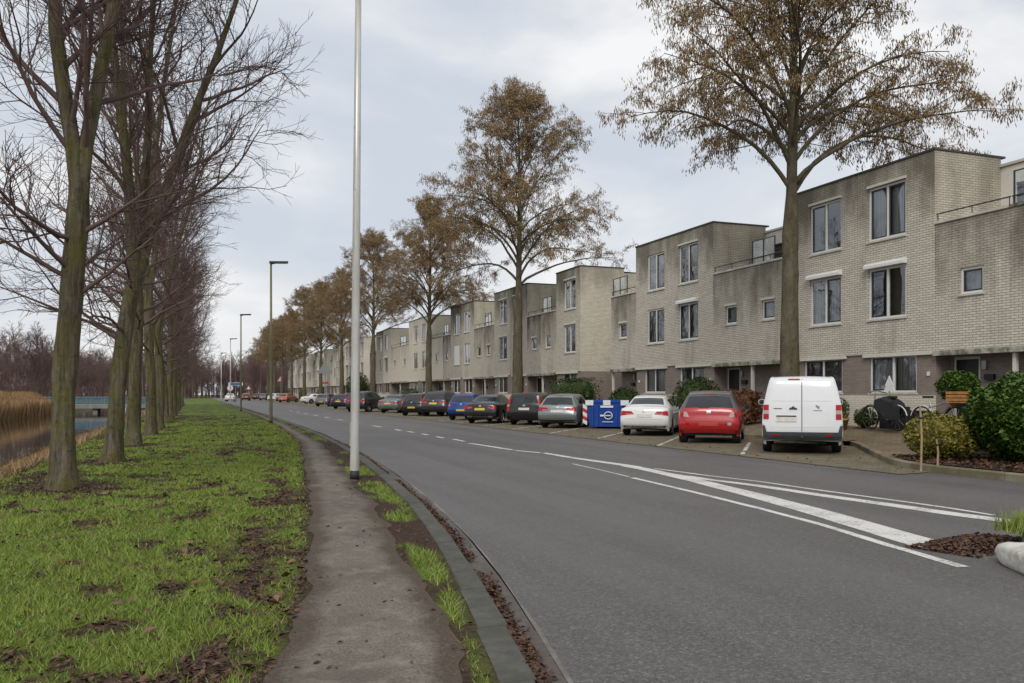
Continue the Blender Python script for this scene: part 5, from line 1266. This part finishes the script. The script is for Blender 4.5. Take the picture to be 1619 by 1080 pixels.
mb = MB(); mb.prism([(-.03, .2, .27), (-.03, .2, .30), (-.03, -.25, .30), (-.03, -.25, .27)], (.03, 0, 0)); mb.build('name_strip', 'skip_white', sk)
for k in range(5):   # red and white warning bars at the left edge
    z0 = .14+k*.16; mb = MB(); mb.prism([(-.02, .86, z0), (-.02, 1.04, z0+.10), (-.02, 1.04, z0+.26), (-.02, .86, z0+.16)], (.02, 0, 0)); mb.build('warning_bar', 'sign_red' if k % 2 else 'skip_white', sk)

# bridge over the canal
br = empty('canal_bridge', (-10, 112, 0), 0, 'concrete canal bridge with blue railing seen between the bare trees', 'bridge')
MB().box(-9, 9, -2.2, 2.2, -.25, .20).build('deck', 'concrete_grey', br)
for x0, x1 in ((-6.5, -3.4), (3.6, 6.5)): MB().box(x0, x1, -2.0, 2.0, -1.3, -.252).build('abutment', 'concrete_grey', br)
MB().box(-.9, -.4, -1.9, 1.9, -1.3, -.252).build('pier', 'concrete_grey', br)
for sy_ in (-2.05, 2.05):
    mb = MB()
    for zz in (.38, .58, .78, .98): mb.box(-9, 9, sy_-.03, sy_+.03, zz, zz+.06+.05*(zz > .9))
    rl = mb.build('railing', 'rail_blue', br)
    for k in range(13):
        x = -9+1.5*k; MB().box(x-.04, x+.04, sy_-.031, sy_+.031, .2, 1.04).build('post', 'rail_blue', rl)
wx, wy = -29.5, 62
wb_ = empty('canal_sign', (-16.6, 66.5, .05), 0, 'small white box on a post across the canal reeds', 'sign')
MB().tube([(0, 0, -.2), (0, 0, 1.6)], .05, 6).build('post', 'frame_white', wb_)
MB().box(-.25, .25, -.2, .2, 1.6, 2.15).prism([(-.3, -.25, 2.15), (.3, -.25, 2.15), (0, -.25, 2.5)], (0, .5, 0)).build('box', 'frame_white', wb_)

# traffic island nose with white painted kerb stones
isl = empty('traffic_island', (7.3, 4.9, 0), 0, 'traffic island nose with white kerb stones and grass at the right edge', 'island')
def block(pts, z, nm, mat, ch=.04):
    mb = MB(); n = len(pts); cx = sum(p[0] for p in pts)/n; cy = sum(p[1] for p in pts)/n
    mb.v += [(*p, -.02) for p in pts]+[(*p, z-ch) for p in pts]+[(p[0]+(cx-p[0])*.16, p[1]+(cy-p[1])*.16, z) for p in pts]
    for r_ in (0, n):
        for k in range(n): mb.f.append((r_+k, r_+(k+1) % n, r_+n+(k+1) % n, r_+n+k))
    mb.f.append(tuple(2*n+k for k in range(n)))
    return mb.build(nm, mat, isl)
def loc(px, py): g = gpt(px, py); return (g[0]-7.3, g[1]-4.9)
p1, p2 = Vector(loc(1566, 886)), Vector(loc(1640, 921)); d_ = (p2-p1).normalized(); n_v = Vector((-d_.y, d_.x))
if n_v.x < 0: n_v = -n_v
def boulder(c, half, z, nm, mat, sd):
    """rounded, chipped white-painted stone lying along d_"""
    mb = MB(); nu_, nv_ = 28, 12; rr = random.Random(sd); pw = lambda v, e: math.copysign(abs(v)**e, v)
    for i in range(nv_+1):
        for j in range(nu_):
            th = -math.pi/2+math.pi*i/nv_; ph = 2*math.pi*j/nu_
            a = pw(math.cos(th), .5)*pw(math.cos(ph), .55); b = pw(math.cos(th), .5)*pw(math.sin(ph), .55); h = pw(math.sin(th), .6)
            k = 1+.07*(float(fbm(np.array(a*2.3+sd), np.array(b*2.3+h*1.7+sd*2), 3))-.5)*2+rr.uniform(-.008, .008)
            p = c+d_*(a*half[0]*k)+n_v*(b*half[1]*k); mb.v.append((p.x, p.y, max(-.02, z*.45+h*z*.55*k)))
    for i in range(nv_):
        for j in range(nu_): mb.f.append((i*nu_+j, i*nu_+(j+1) % nu_, (i+1)*nu_+(j+1) % nu_, (i+1)*nu_+j))
    return mb.build(nm, mat, isl, True)
boulder(p1+d_*.46+n_v*.14, (.46, .15), .20, 'kerb_stone', 'white_stone', 4); boulder(p1+d_*1.42+n_v*.12, (.48, .14), .20, 'kerb_stone', 'white_stone', 9)
q1 = Vector(loc(1603, 853)); q2 = Vector(loc(1760, 860))
p0 = p1+n_v*.26; d3 = (q1+Vector((.25, .1))-p0)
for k in range(2): block([tuple(p0+d3*(k/2)+Vector((.01, .01))), tuple(p0+d3*((k+1)/2)), tuple(p0+d3*((k+1)/2)+Vector((.2, -.14))), tuple(p0+d3*(k/2)+Vector((.2, -.12)))], .12, 'kerb_stone', 'kerb_concrete')
ip = [tuple(p1+n_v*.24+d_*.15), tuple(p1+n_v*.24+d_*2.1), tuple(p1+n_v*1.9+d_*2.1), tuple(p0+d3+Vector((.25, .0)))]
MB().poly([(a, b, .15) for a, b in ip]).build('soil', 'soil', isl)

# ------------------------------------------------------------------ scattered leaves, grass
def leaf_quads(P, size, q, flat=.35, up=None):
    """folded four-triangle leaves at points P"""
    m = len(P); th = q.uniform(0, 6.28, m); tl = q.normal(0, flat, m); t2 = q.normal(0, flat, m)
    d = np.stack([np.cos(th), np.sin(th), np.sin(tl)], 1); d /= np.linalg.norm(d, axis=1, keepdims=True)
    s = np.stack([-np.sin(th), np.cos(th), np.sin(t2)], 1); s /= np.linalg.norm(s, axis=1, keepdims=True)
    nrm = np.cross(d, s); L_ = size*q.uniform(.35, 1.45, m); w = L_*q.uniform(.16, .45, m); c = L_*q.uniform(-.10, .32, m)
    a = P-d*(L_/2)[:, None]; b = P+d*(L_/2)[:, None]+nrm*(c*.5)[:, None]
    l = P+s*w[:, None]+nrm*c[:, None]; r_ = P-s*w[:, None]+nrm*c[:, None]
    V = np.stack([a, r_, b, l], 1).reshape(-1, 3); i = np.arange(m)[:, None]*4
    return V, np.concatenate([i+np.array([[0, 1, 2]]), i+np.array([[0, 2, 3]])], 0)
def stuff(name, VF, mat, label, cat):
    o = npmesh(name, VF[0], VF[1], mat, None, False, 'stuff'); tag(o, label, cat); return o
q = np.random.default_rng(77)
# grass blades: dense close to the camera, coarser farther away
def grass_points(n, ya, yb, p=1.0):
    u = q.random(n); y = ya*(yb/ya)**(u**p); x = -6.2+(K(y)-.43+6.2)*q.random(n)
    return x, y
x, y = grass_points(620000, 2.6, 48, 1.0)
# keep what the photograph can show (a wide wedge) plus a margin
az = np.degrees(np.arctan2(x, y)); keep = (az > -20) & (az < 36); x, y = x[keep], y[keep]
b = bare_amount(x, y); onp = (x > pathL(y)-.02) & (x < pathR(y)+.02)
vg = x > pathR(y)
vb = sstep(.42, .54, fbm(x*2.2, y*1.1, 4)); b = np.where(vg, np.maximum(vb, sstep(.14, 0, (K(y)-.43)-x)), b)
onp &= ~(q.random(len(x)) < .004)
kp = (~onp) & (q.random(len(x)) > b*1.03)
x, y, b = x[kp], y[kp], b[kp]
m = len(x); Z = np.sqrt(x*x+y*y)
tall = fbm(x*1.3+5, y*1.3+2, 3)
hh = q.uniform(.012, .055, m)*(.25+1.5*tall)*np.where(x > pathR(y), 1.15, 1.0); wd_ = .0016*(1+Z*.22)
th = q.uniform(0, 6.28, m); le = q.uniform(.2, 1.5, m)*hh
z0 = ground_z(x, y)-.004
dx, dy = np.cos(th), np.sin(th); ph = q.uniform(0, 6.28, m)
A = np.stack([x-dy*wd_, y+dx*wd_, z0], 1); B_ = np.stack([x+dy*wd_, y-dx*wd_, z0], 1); T = np.stack([x+np.cos(ph)*le, y+np.sin(ph)*le, z0+hh], 1)
V = np.stack([A, B_, T], 1).reshape(-1, 3); F = np.arange(3*m).reshape(-1, 3)
stuff('lawn_grass', (V, F), 'grass_blade', 'short green grass of the lawn and verge', 'grass')
# grass on the island
i0 = isl.location; n = 5000; pa = p1+n_v*.30+d_*.10
u1 = q.random(n)*2.0; u2 = q.random(n)*1.3; kp = u2 < .25+u1*1.1; u1, u2 = u1[kp], u2[kp]; m = len(u1)
x = i0[0]+pa.x+d_.x*u1+n_v.x*u2; y = i0[1]+pa.y+d_.y*u1+n_v.y*u2; tc_ = gpt(1624, 862); x = np.concatenate([x, tc_[0]+q.normal(0, .13, 900)]); y = np.concatenate([y, tc_[1]+q.normal(0, .13, 900)]); m = len(x); hh = q.uniform(.05, .24, m); th = q.uniform(0, 6.28, m); ph = q.uniform(0, 6.28, m)
A = np.stack([x-np.sin(th)*.005, y+np.cos(th)*.005, np.full(m, .14)], 1); B_ = np.stack([x+np.sin(th)*.005, y-np.cos(th)*.005, np.full(m, .14)], 1); T = np.stack([x+np.cos(ph)*hh*.5, y+np.sin(ph)*hh*.5, .14+hh], 1)
stuff('island_grass', (np.stack([A, B_, T], 1).reshape(-1, 3), np.arange(3*m).reshape(-1, 3)), 'grass_blade', 'green grass tufts on the traffic island', 'grass')
# litter on the lawn
n = 230000; u = q.random(n); y = 2.6*(60/2.6)**u; x = -6.6+(K(y)-.43+6.6)*q.random(n)
az = np.degrees(np.arctan2(x, y)); bb = bare_amount(x, y); onp = (x > pathL(y)) & (x < pathR(y))
kp = (az > -20) & (az < 36) & (q.random(n) < np.where(onp, .012, np.where(x > pathR(y), .06, bb*.66+.085)))
x, y = x[kp], y[kp]; Pp = np.stack([x, y, ground_z(x, y)+q.uniform(.004, .02, len(x))], 1)
stuff('lawn_leaf_litter', leaf_quads(Pp, .043*np.clip(.8+Pp[:, 1]*.02, .8, 1.6), q), 'dead_leaf', 'brown fallen leaves scattered over the lawn', 'leaf litter')
# single large leaves lying on the grass
n = 360; y = 3.2*(26/3.2)**q.random(n); x = pathL(y)-.1-q.random(n)**1.4*5.0; Pp = np.stack([x, y, ground_z(x, y)+.03], 1)
stuff('large_fallen_leaves', leaf_quads(Pp, .075, q, .45), 'pale_leaf', 'scattered large tan leaves lying on top of the lawn', 'leaf litter')
# gutter litter
n = 15000; y = 2.5*(40/2.5)**q.random(n); off = .215-np.abs(q.normal(0, .045, n))+q.normal(0, .012, n)
kp = fbm(y*1.3+4, y*0+2.2, 3) > .30*(1+.4*q.random(n)); y, off = y[kp], np.minimum(off[kp], .225)
Pp = np.stack([K(y)-off, y, .008+q.uniform(0, .035, len(y))*np.clip((off-.05)/.16, 0, 1)], 1)
stuff('gutter_leaf_litter', leaf_quads(Pp, .043, q, .55), 'dead_leaf', 'dark wet leaves lying along the gutter', 'leaf litter')
# litter before the island nose, planting bed, road edge
c0 = Vector(gpt(1545, 862)); n = 5200
PX = q.normal(0, 1, (n, 2)); d1 = Vector(gpt(1600, 848))-Vector(gpt(1500, 868)); d1n = d1.normalized()
u1 = np.clip(PX[:, 0], -2, 2)*.34; u2 = np.clip(PX[:, 1], -2, 2)*.17
xx = c0.x+d1n.x*u1-d1n.y*u2; yy = c0.y+d1n.y*u1+d1n.x*u2; hgt = .05*np.exp(-(PX[:, 0]**2+PX[:, 1]**2)/2.5)
stuff('island_leaf_litter', leaf_quads(np.stack([xx, yy, .006+hgt*q.random(n)], 1), .045, q, .75), 'dead_leaf', 'heap of brown leaves in front of the traffic island', 'leaf litter')
n = 5200; xx = q.uniform(13.3, 16.4, n); yy = q.uniform(6.5, 14.4, n); kp = xx > np.interp(yy, [p[1] for p in kd], [p[0] for p in kd])+.15; xx, yy = xx[kp], yy[kp]
stuff('bed_leaf_litter', leaf_quads(np.stack([xx, yy, .15+q.uniform(0, .03, len(xx))], 1), .075, q, .5), 'dead_leaf', 'red brown leaves on the planting bed under the hedge', 'leaf litter')
n = 900; yy = q.uniform(12, 60, n); xx = q.uniform(11.9, 17.3, n); kp = q.random(n) < .8
stuff('parking_leaf_litter', leaf_quads(np.stack([xx, yy, np.full(n, .022)], 1), .07, q, .2), 'dead_leaf', 'few brown leaves lying on the parking bays', 'leaf litter')
# bank: dry grass and leaves
n = 26000; y = 12*(110/12)**q.random(n); x = q.uniform(-6.4, -3.0, n); kp = (q.random(n) < sstep(-3.0, -4.6, x))
x, y = x[kp], y[kp]; m = len(x); hh = q.uniform(.08, .30, m); th = q.uniform(0, 6.28, m); wd_ = .004+.00045*y; z0 = ground_z(x, y)-.02; ph = q.uniform(0, 6.28, m)
A = np.stack([x-np.sin(th)*wd_, y+np.cos(th)*wd_, z0], 1); B_ = np.stack([x+np.sin(th)*wd_, y-np.cos(th)*wd_, z0], 1); T = np.stack([x+np.cos(ph)*hh*.6, y+np.sin(ph)*hh*.6, z0+hh], 1)
stuff('bank_dry_grass', (np.stack([A, B_, T], 1).reshape(-1, 3), np.arange(3*m).reshape(-1, 3)), 'dry_grass', 'dry brown grass on the canal bank', 'grass')
# reeds across the water
n = 26000; y = q.uniform(36, 108.5, n); x = q.uniform(-17.6, -14.75, n); hh = q.uniform(1.1, 1.95, n)*(.85+.25*fbm(x*.4, y*.25, 3)); th = q.uniform(0, 6.28, n); w = q.uniform(.010, .022, n)
z0 = np.full(n, -.85)+np.clip((-15.2-x)/1.3, 0, 1)*.75; ph = q.normal(.6, .8, n); le = q.uniform(.02, .3, n)
A = np.stack([x-np.sin(th)*w, y+np.cos(th)*w, z0], 1); B_ = np.stack([x+np.sin(th)*w, y-np.cos(th)*w, z0], 1); T = np.stack([x+np.cos(ph)*le, y+np.sin(ph)*le, z0+hh], 1)
Mi = (A+B_)/2*.25+T*.75; C1 = Mi+np.stack([-np.sin(th)*w*2, np.cos(th)*w*2, 0*w], 1); C2 = Mi-np.stack([-np.sin(th)*w*2, np.cos(th)*w*2, 0*w], 1)
V = np.stack([A, B_, C2, C1, T], 1).reshape(-1, 3); i = np.arange(n)[:, None]*5
stuff('reed_bed', (V, np.concatenate([i+np.array([[0, 1, 2]]), i+np.array([[0, 2, 3]]), i+np.array([[3, 2, 4]])], 0)), 'reed_stem', 'tan reed bed along the far bank of the canal', 'reeds')

# ------------------------------------------------------------------ hedges, shrubs, plants
def shrub(name, loc, size, n, leaf, mat, label, cat='shrub', box=False, group=None, stem=None, rz=0):
    """leaf-clad body: twigs and an added light-blocking core under thousands of single leaves"""
    root = empty(name, loc, rz, label, cat, group); r = np.random.default_rng(int(abs(loc[0]*91+loc[1]*57))); sx_, sy_, sz_ = size
    zc = (stem or 0)+sz_/2
    n = int(n*1.5); d = r.normal(0, 1, (n, 3)); d /= np.linalg.norm(d, axis=1, keepdims=True)
    if box:
        mx_ = np.max(np.abs(d), axis=1, keepdims=True); d = d/mx_*.93+d*.07
    lump = 1+.22*(fbm(d[:, 0]*2.1+d[:, 2]*1.3+5+loc[0], d[:, 1]*2.1-d[:, 2]*.7+9+loc[1], 3)-.5)*2
    rad = lump*(1-.30*r.random(n)**2.0)
    Pp = d*rad[:, None]*np.array([sx_/2, sy_/2, sz_/2])+np.array([0, 0, zc]); Pp = Pp[Pp[:, 2] > (stem or 0)*.9+.03]
    m = len(Pp); V, F = leaf_quads(Pp, leaf*1.12, r, .75)
    g = MB(); nu_, nv_ = 18, 10        # solid core added to block light and the view through the shrub
    for i_ in range(nv_+1):
        for j_ in range(nu_):
            th_ = math.pi*i_/nv_; ph_ = 2*math.pi*j_/nu_; e_ = np.array([math.sin(th_)*math.cos(ph_), math.sin(th_)*math.sin(ph_), math.cos(th_)])
            if box: e_ = e_/np.max(np.abs(e_))*.93+e_*.07
            e_ = e_*(.74+.12*r.random()); g.v.append((e_[0]*sx_/2, e_[1]*sy_/2, max(.02, zc+e_[2]*sz_/2)))
    for i_ in range(nv_):
        for j_ in range(nu_): g.f.append((i_*nu_+j_, i_*nu_+(j_+1) % nu_, (i_+1)*nu_+(j_+1) % nu_, (i_+1)*nu_+j_))
    g.build('core_shell', mat, root)
    npmesh('foliage', V, F, mat, root)
    # twigs inside
    mb = MB(); rr = random.Random(n)
    for k in range(26 if not stem else 14):
        a = rr.uniform(0, 6.28); t = rr.uniform(.3, .9); tip = (math.cos(a)*sx_*.42*t, math.sin(a)*sy_*.42*t, (stem or 0)+sz_*rr.uniform(.5, .92))
        b0 = (tip[0]*.25*(not stem), tip[1]*.25*(not stem), stem or -.03); mid = tuple((b0[i_]+tip[i_])/2+rr.uniform(-.05, .05) for i_ in range(3))
        mb.tube([b0, mid, tip], [.016, .011, .005], 4, False)
    if stem: mb.tube([(0, 0, -.03), (.01, 0, stem*.5), (0, 0, stem+.1)], [.03, .024, .02], 7)
    mb.build('stem', 'wood_trunk', root)
    return root
shrub('laurel_hedge', (15.6, 12.2, .14), (2.4, 2.3, 1.7), 9000, .095, 'laurel_leaf', 'large dark green laurel hedge at the right edge', 'hedge')
shrub('laurel_hedge', (16.9, 13.6, .14), (2.0, 2.0, 1.75), 5000, .09, 'laurel_leaf', 'green shrub behind the large laurel hedge', 'shrub')
shrub('laurel_hedge', (15.2, 9.4, .14), (2.6, 2.8, 1.75), 5500, .095, 'laurel_leaf', 'tall laurel hedge mostly cut by the right frame edge', 'hedge')
shrub('yellow_shrub', (14.55, 13.45, .14), (1.45, 1.5, .95), 4200, .06, 'yellow_leaf', 'low yellowish hedge left of the dark laurel', 'hedge')
shrub('topiary_tree', (19.35, 17.35, .45), (1.05, 1.05, .85), 2600, .08, 'laurel_leaf', 'round leafy standard tree in front of the dark front door', 'tree', stem=.82)
shrub('round_shrub', (18.6, 29.0, .38), (1.9, 1.7, 1.75), 3800, .075, 'dark_leaf', 'large round dark shrub behind the red hatchback', 'shrub', group='round shrubs before the houses')
shrub('round_shrub', (18.75, 35.2, .40), (1.6, 1.5, 1.35), 3000, .075, 'dark_leaf', 'round dark shrub behind the white sedan', 'shrub', group='round shrubs before the houses')
shrub('beech_hedge', (18.85, 26.6, .40), (.7, 2.5, 1.2), 3600, .085, 'beech_leaf', 'copper brown beech hedge behind the red hatchback', 'hedge', box=True)
shrub('privet_hedge', (18.9, 41.3, .40), (1.3, 4.4, 1.85), 5200, .08, 'dark_leaf', 'long dark clipped hedge behind the silver estate', 'hedge', box=True)
shrub('low_hedge', (19.2, 33.0, .42), (.7, 3.0, .95), 2200, .07, 'dark_leaf', 'low hedge between the two round shrubs', 'hedge', box=True)
shrub('low_hedge', (18.9, 78, .40), (1.2, 4.6, 1.5), 1600, .10, 'dark_leaf', 'clipped dark hedge by the pale houses near the third tree', 'hedge', box=True)
shrub('evergreen_bush', (18.9, 104.5, .40), (2.6, 5.0, 3.6), 2400, .16, 'dark_leaf', 'big dark evergreen bush left of the tall lamp pole', 'shrub')
for k, yy in enumerate((137, 160, 183)): shrub('low_hedge', (18.9, yy, .40), (1.2, 4.0, 1.6), 700, .14, 'dark_leaf', f'far dark hedge under the distant alders, {LR[k] if k else "first"} from the right', 'hedge', box=True)
for k, (lx, ly_, s_, h_, m_, lb) in enumerate([(19.4, 22.1, .8, .95, 'dark_leaf', 'bushy plant by the house wall right of the van'), (19.0, 21.5, .5, .5, 'yellow_leaf', 'small yellow leaved plant right of the van'), (19.2, 20.6, .7, .6, 'dark_leaf', 'low grey green plant left of the parked bicycles'), (18.7, 22.4, .6, .6, 'laurel_leaf', 'low green plant peeping from behind the van'), (19.5, 16.2, .9, .7, 'laurel_leaf', 'green shrub under the porch post at the right'), (17.6, 14.9, 1.3, 1.0, 'laurel_leaf', 'mid green shrub between laurel hedge and topiary tree')]):
    shrub('garden_plant', (lx, ly_, pav_z(lx)), (s_, s_, h_), 1100, .06, m_, lb, 'plant')
pot = empty('plant_pot', (18.75, 21.1, pav_z(18.75)), 0, 'tan plant pot on the pavement right of the van', 'plant pot')
mb = MB(); pr_ = [(.13, 0), (.19, .30), (.21, .30), (.21, .35), (.17, .35), (.16, .28)]; n = 16
for k in range(n):
    for r_, z_ in pr_: mb.v.append((r_*math.cos(2*math.pi*k/n), r_*math.sin(2*math.pi*k/n), z_))
for k in range(n):
    for j in range(len(pr_)-1): mb.f.append((k*6+j, ((k+1) % n)*6+j, ((k+1) % n)*6+j+1, k*6+j+1))
mb.f.append(tuple(k*6 for k in range(n-1, -1, -1))); mb.f.append(tuple(k*6+5 for k in range(n)))
mb.build('pot', 'terracotta', pot, True); shrub_ = MB()
for (px, py, h_, lb) in ((1456, 740, 1.15, 'thin wooden stake standing before the yellowish hedge'), (1482, 736, .5, 'short pale stake in the planting bed')):
    gx, gy = gpt(px, py, .14); st = empty('garden_stake', (gx, gy, .13), 0, lb, 'stake'); MB().tube([(0, 0, -.05), (.02, 0, h_*.5), (-.02, 0, h_)], [.02, .019, .017], 7).build('pole', 'wood_stake', st); MB().tube([(-.035, 0, h_*.8), (.02, 0, h_*.8)], .024, 7).build('tie', 'black_plastic', st)
# ornament on a stake in front of the window
orn = empty('garden_ornament', (19.45, 19.9, .45), 0, 'white tree shaped ornament on a thin stake before the ground floor window', 'ornament')
MB().tube([(0, 0, 0), (0, 0, 1.5)], .018, 6).build('stake', 'wood_stake', orn)
mb = MB(); mb.prism([(-.02, -.2, 1.12), (-.02, .2, 1.12), (-.02, .12, 1.28), (-.02, .16, 1.28), (-.02, 0, 1.58), (-.02, -.16, 1.28), (-.02, -.12, 1.28)], (.03, 0, 0)); mb.build('board', 'frame_white', orn)
bx = empty('planter_box', (19.55, 19.3, .45), 0, 'black planter box against the white plinth', 'planter'); MB().box(-.2, .2, -.9, .9, 0, .08).box(-.2, -.16, -.9, .9, .08, .55).box(.16, .2, -.9, .9, .08, .55).box(-.16, .16, -.9, -.86, .08, .55).box(-.16, .16, .86, .9, .08, .55).build('tub', 'black_plastic', bx); MB().box(-.158, .158, -.858, .858, .1, .5).build('soil', 'soil', bx)
# bicycles
def bicycle(loc, rz, label, crate=False, cover=False):
    root = empty('bicycle', loc, rz, label, 'bicycle'); r_ = .34
    for x in (-.55, .55):
        ring = [(x+r_*math.cos(2*math.pi*k/24), 0, r_+r_*math.sin(2*math.pi*k/24)) for k in range(25)]
        w = MB().tube(ring, .022, 6, False).build('wheel', 'tyre', root, True); mb = MB()
        for k in range(10):
            a = math.pi*2*k/10; mb.tube([(x, 0, r_), (x+r_*math.cos(a), 0, r_+r_*math.sin(a))], .0035, 3, False)
        mb.build('spokes', 'metal_grey', w)
    mb = MB()
    for a, b in (((-.12, 0, .30), (-.30, 0, .88)), ((-.12, 0, .30), (.38, 0, .78)), ((-.26, 0, .66), (.38, 0, .86)), ((-.55, 0, .34), (-.12, 0, .30)), ((-.55, 0, .34), (-.26, 0, .72)), ((.38, 0, .80), (.55, 0, .34)), ((.34, 0, 1.08), (.40, 0, .74))): mb.tube([a, b], .019, 7)
    mb.build('frame', 'metal_grey', root)
    mb = MB(); mb.tube([(.22, -.30, 1.06), (.34, -.12, 1.12), (.34, .12, 1.12), (.22, .30, 1.06)], .014, 6); mb.build('handlebar', 'black_plastic', root)
    mb = MB(); mb.prism([(-.45, -.09, .92), (-.45, .09, .92), (-.18, .03, .92), (-.18, -.03, .92)], (0, 0, .06)); mb.build('saddle', 'black_plastic', root)
    for x in (-.55, .55):
        arc = [(x+(r_+.04)*math.cos(a), 0, r_+(r_+.04)*math.sin(a)) for a in np.linspace(.3, 2.9, 10)]; MB().tube(arc, .016, 5, False).build('mudguard', 'frame_white' if x < 0 else 'black_plastic', root)
    if crate:
        c = MB().box(.42, .86, -.2, .2, .80, .83).box(.46, .50, -.15, .15, .70, .80).box(.40, .52, -.015, .015, .70, .74).build('crate', 'crate_wood', root)
        for k in range(3):
            z = .85+k*.09; MB().box(.41, .43, -.21, .21, z, z+.07).box(.85, .87, -.21, .21, z, z+.07).box(.43, .85, -.21, -.19, z, z+.07).box(.43, .85, .19, .21, z, z+.07).build('slat', 'crate_wood', c)
    if cover:
        mb = MB(); P8 = [(-.66, .56), (-.55, .80), (-.15, .90), (.10, .87), (.14, .64), (.0, .52), (-.45, .48)]
        mb.v += [(a, -.24, b-.03*(i_ % 2)) for i_, (a, b) in enumerate(P8)]+[(a*.94, -.12, b+.05+.02*(i_ % 3)) for i_, (a, b) in enumerate(P8)]+[(a*.92, .12, b+.06-.02*(i_ % 2)) for i_, (a, b) in enumerate(P8)]+[(a, .24, b) for a, b in P8]
        n = len(P8)
        for L0 in range(3):
            for k in range(n): mb.f.append((L0*n+k, L0*n+(k+1) % n, (L0+1)*n+(k+1) % n, (L0+1)*n+k))
        mb.f.append(tuple(range(n-1, -1, -1))); mb.f.append(tuple(3*n+k for k in range(n))); mb.build('cover', 'black_plastic', root)
        for s_ in (-1, 1): MB().box(-.75, -.30, s_*.10, s_*.26, .32, .68).build('pannier', 'black_plastic', root)
bicycle((18.9, 17.6, .45), math.pi/2*1.02+math.pi, 'grey bicycle with an orange wooden crate on its front', crate=True)
bicycle((18.75, 19.4, .445), math.pi/2*.96, 'black covered bicycle with panniers before the white plinth', cover=True)
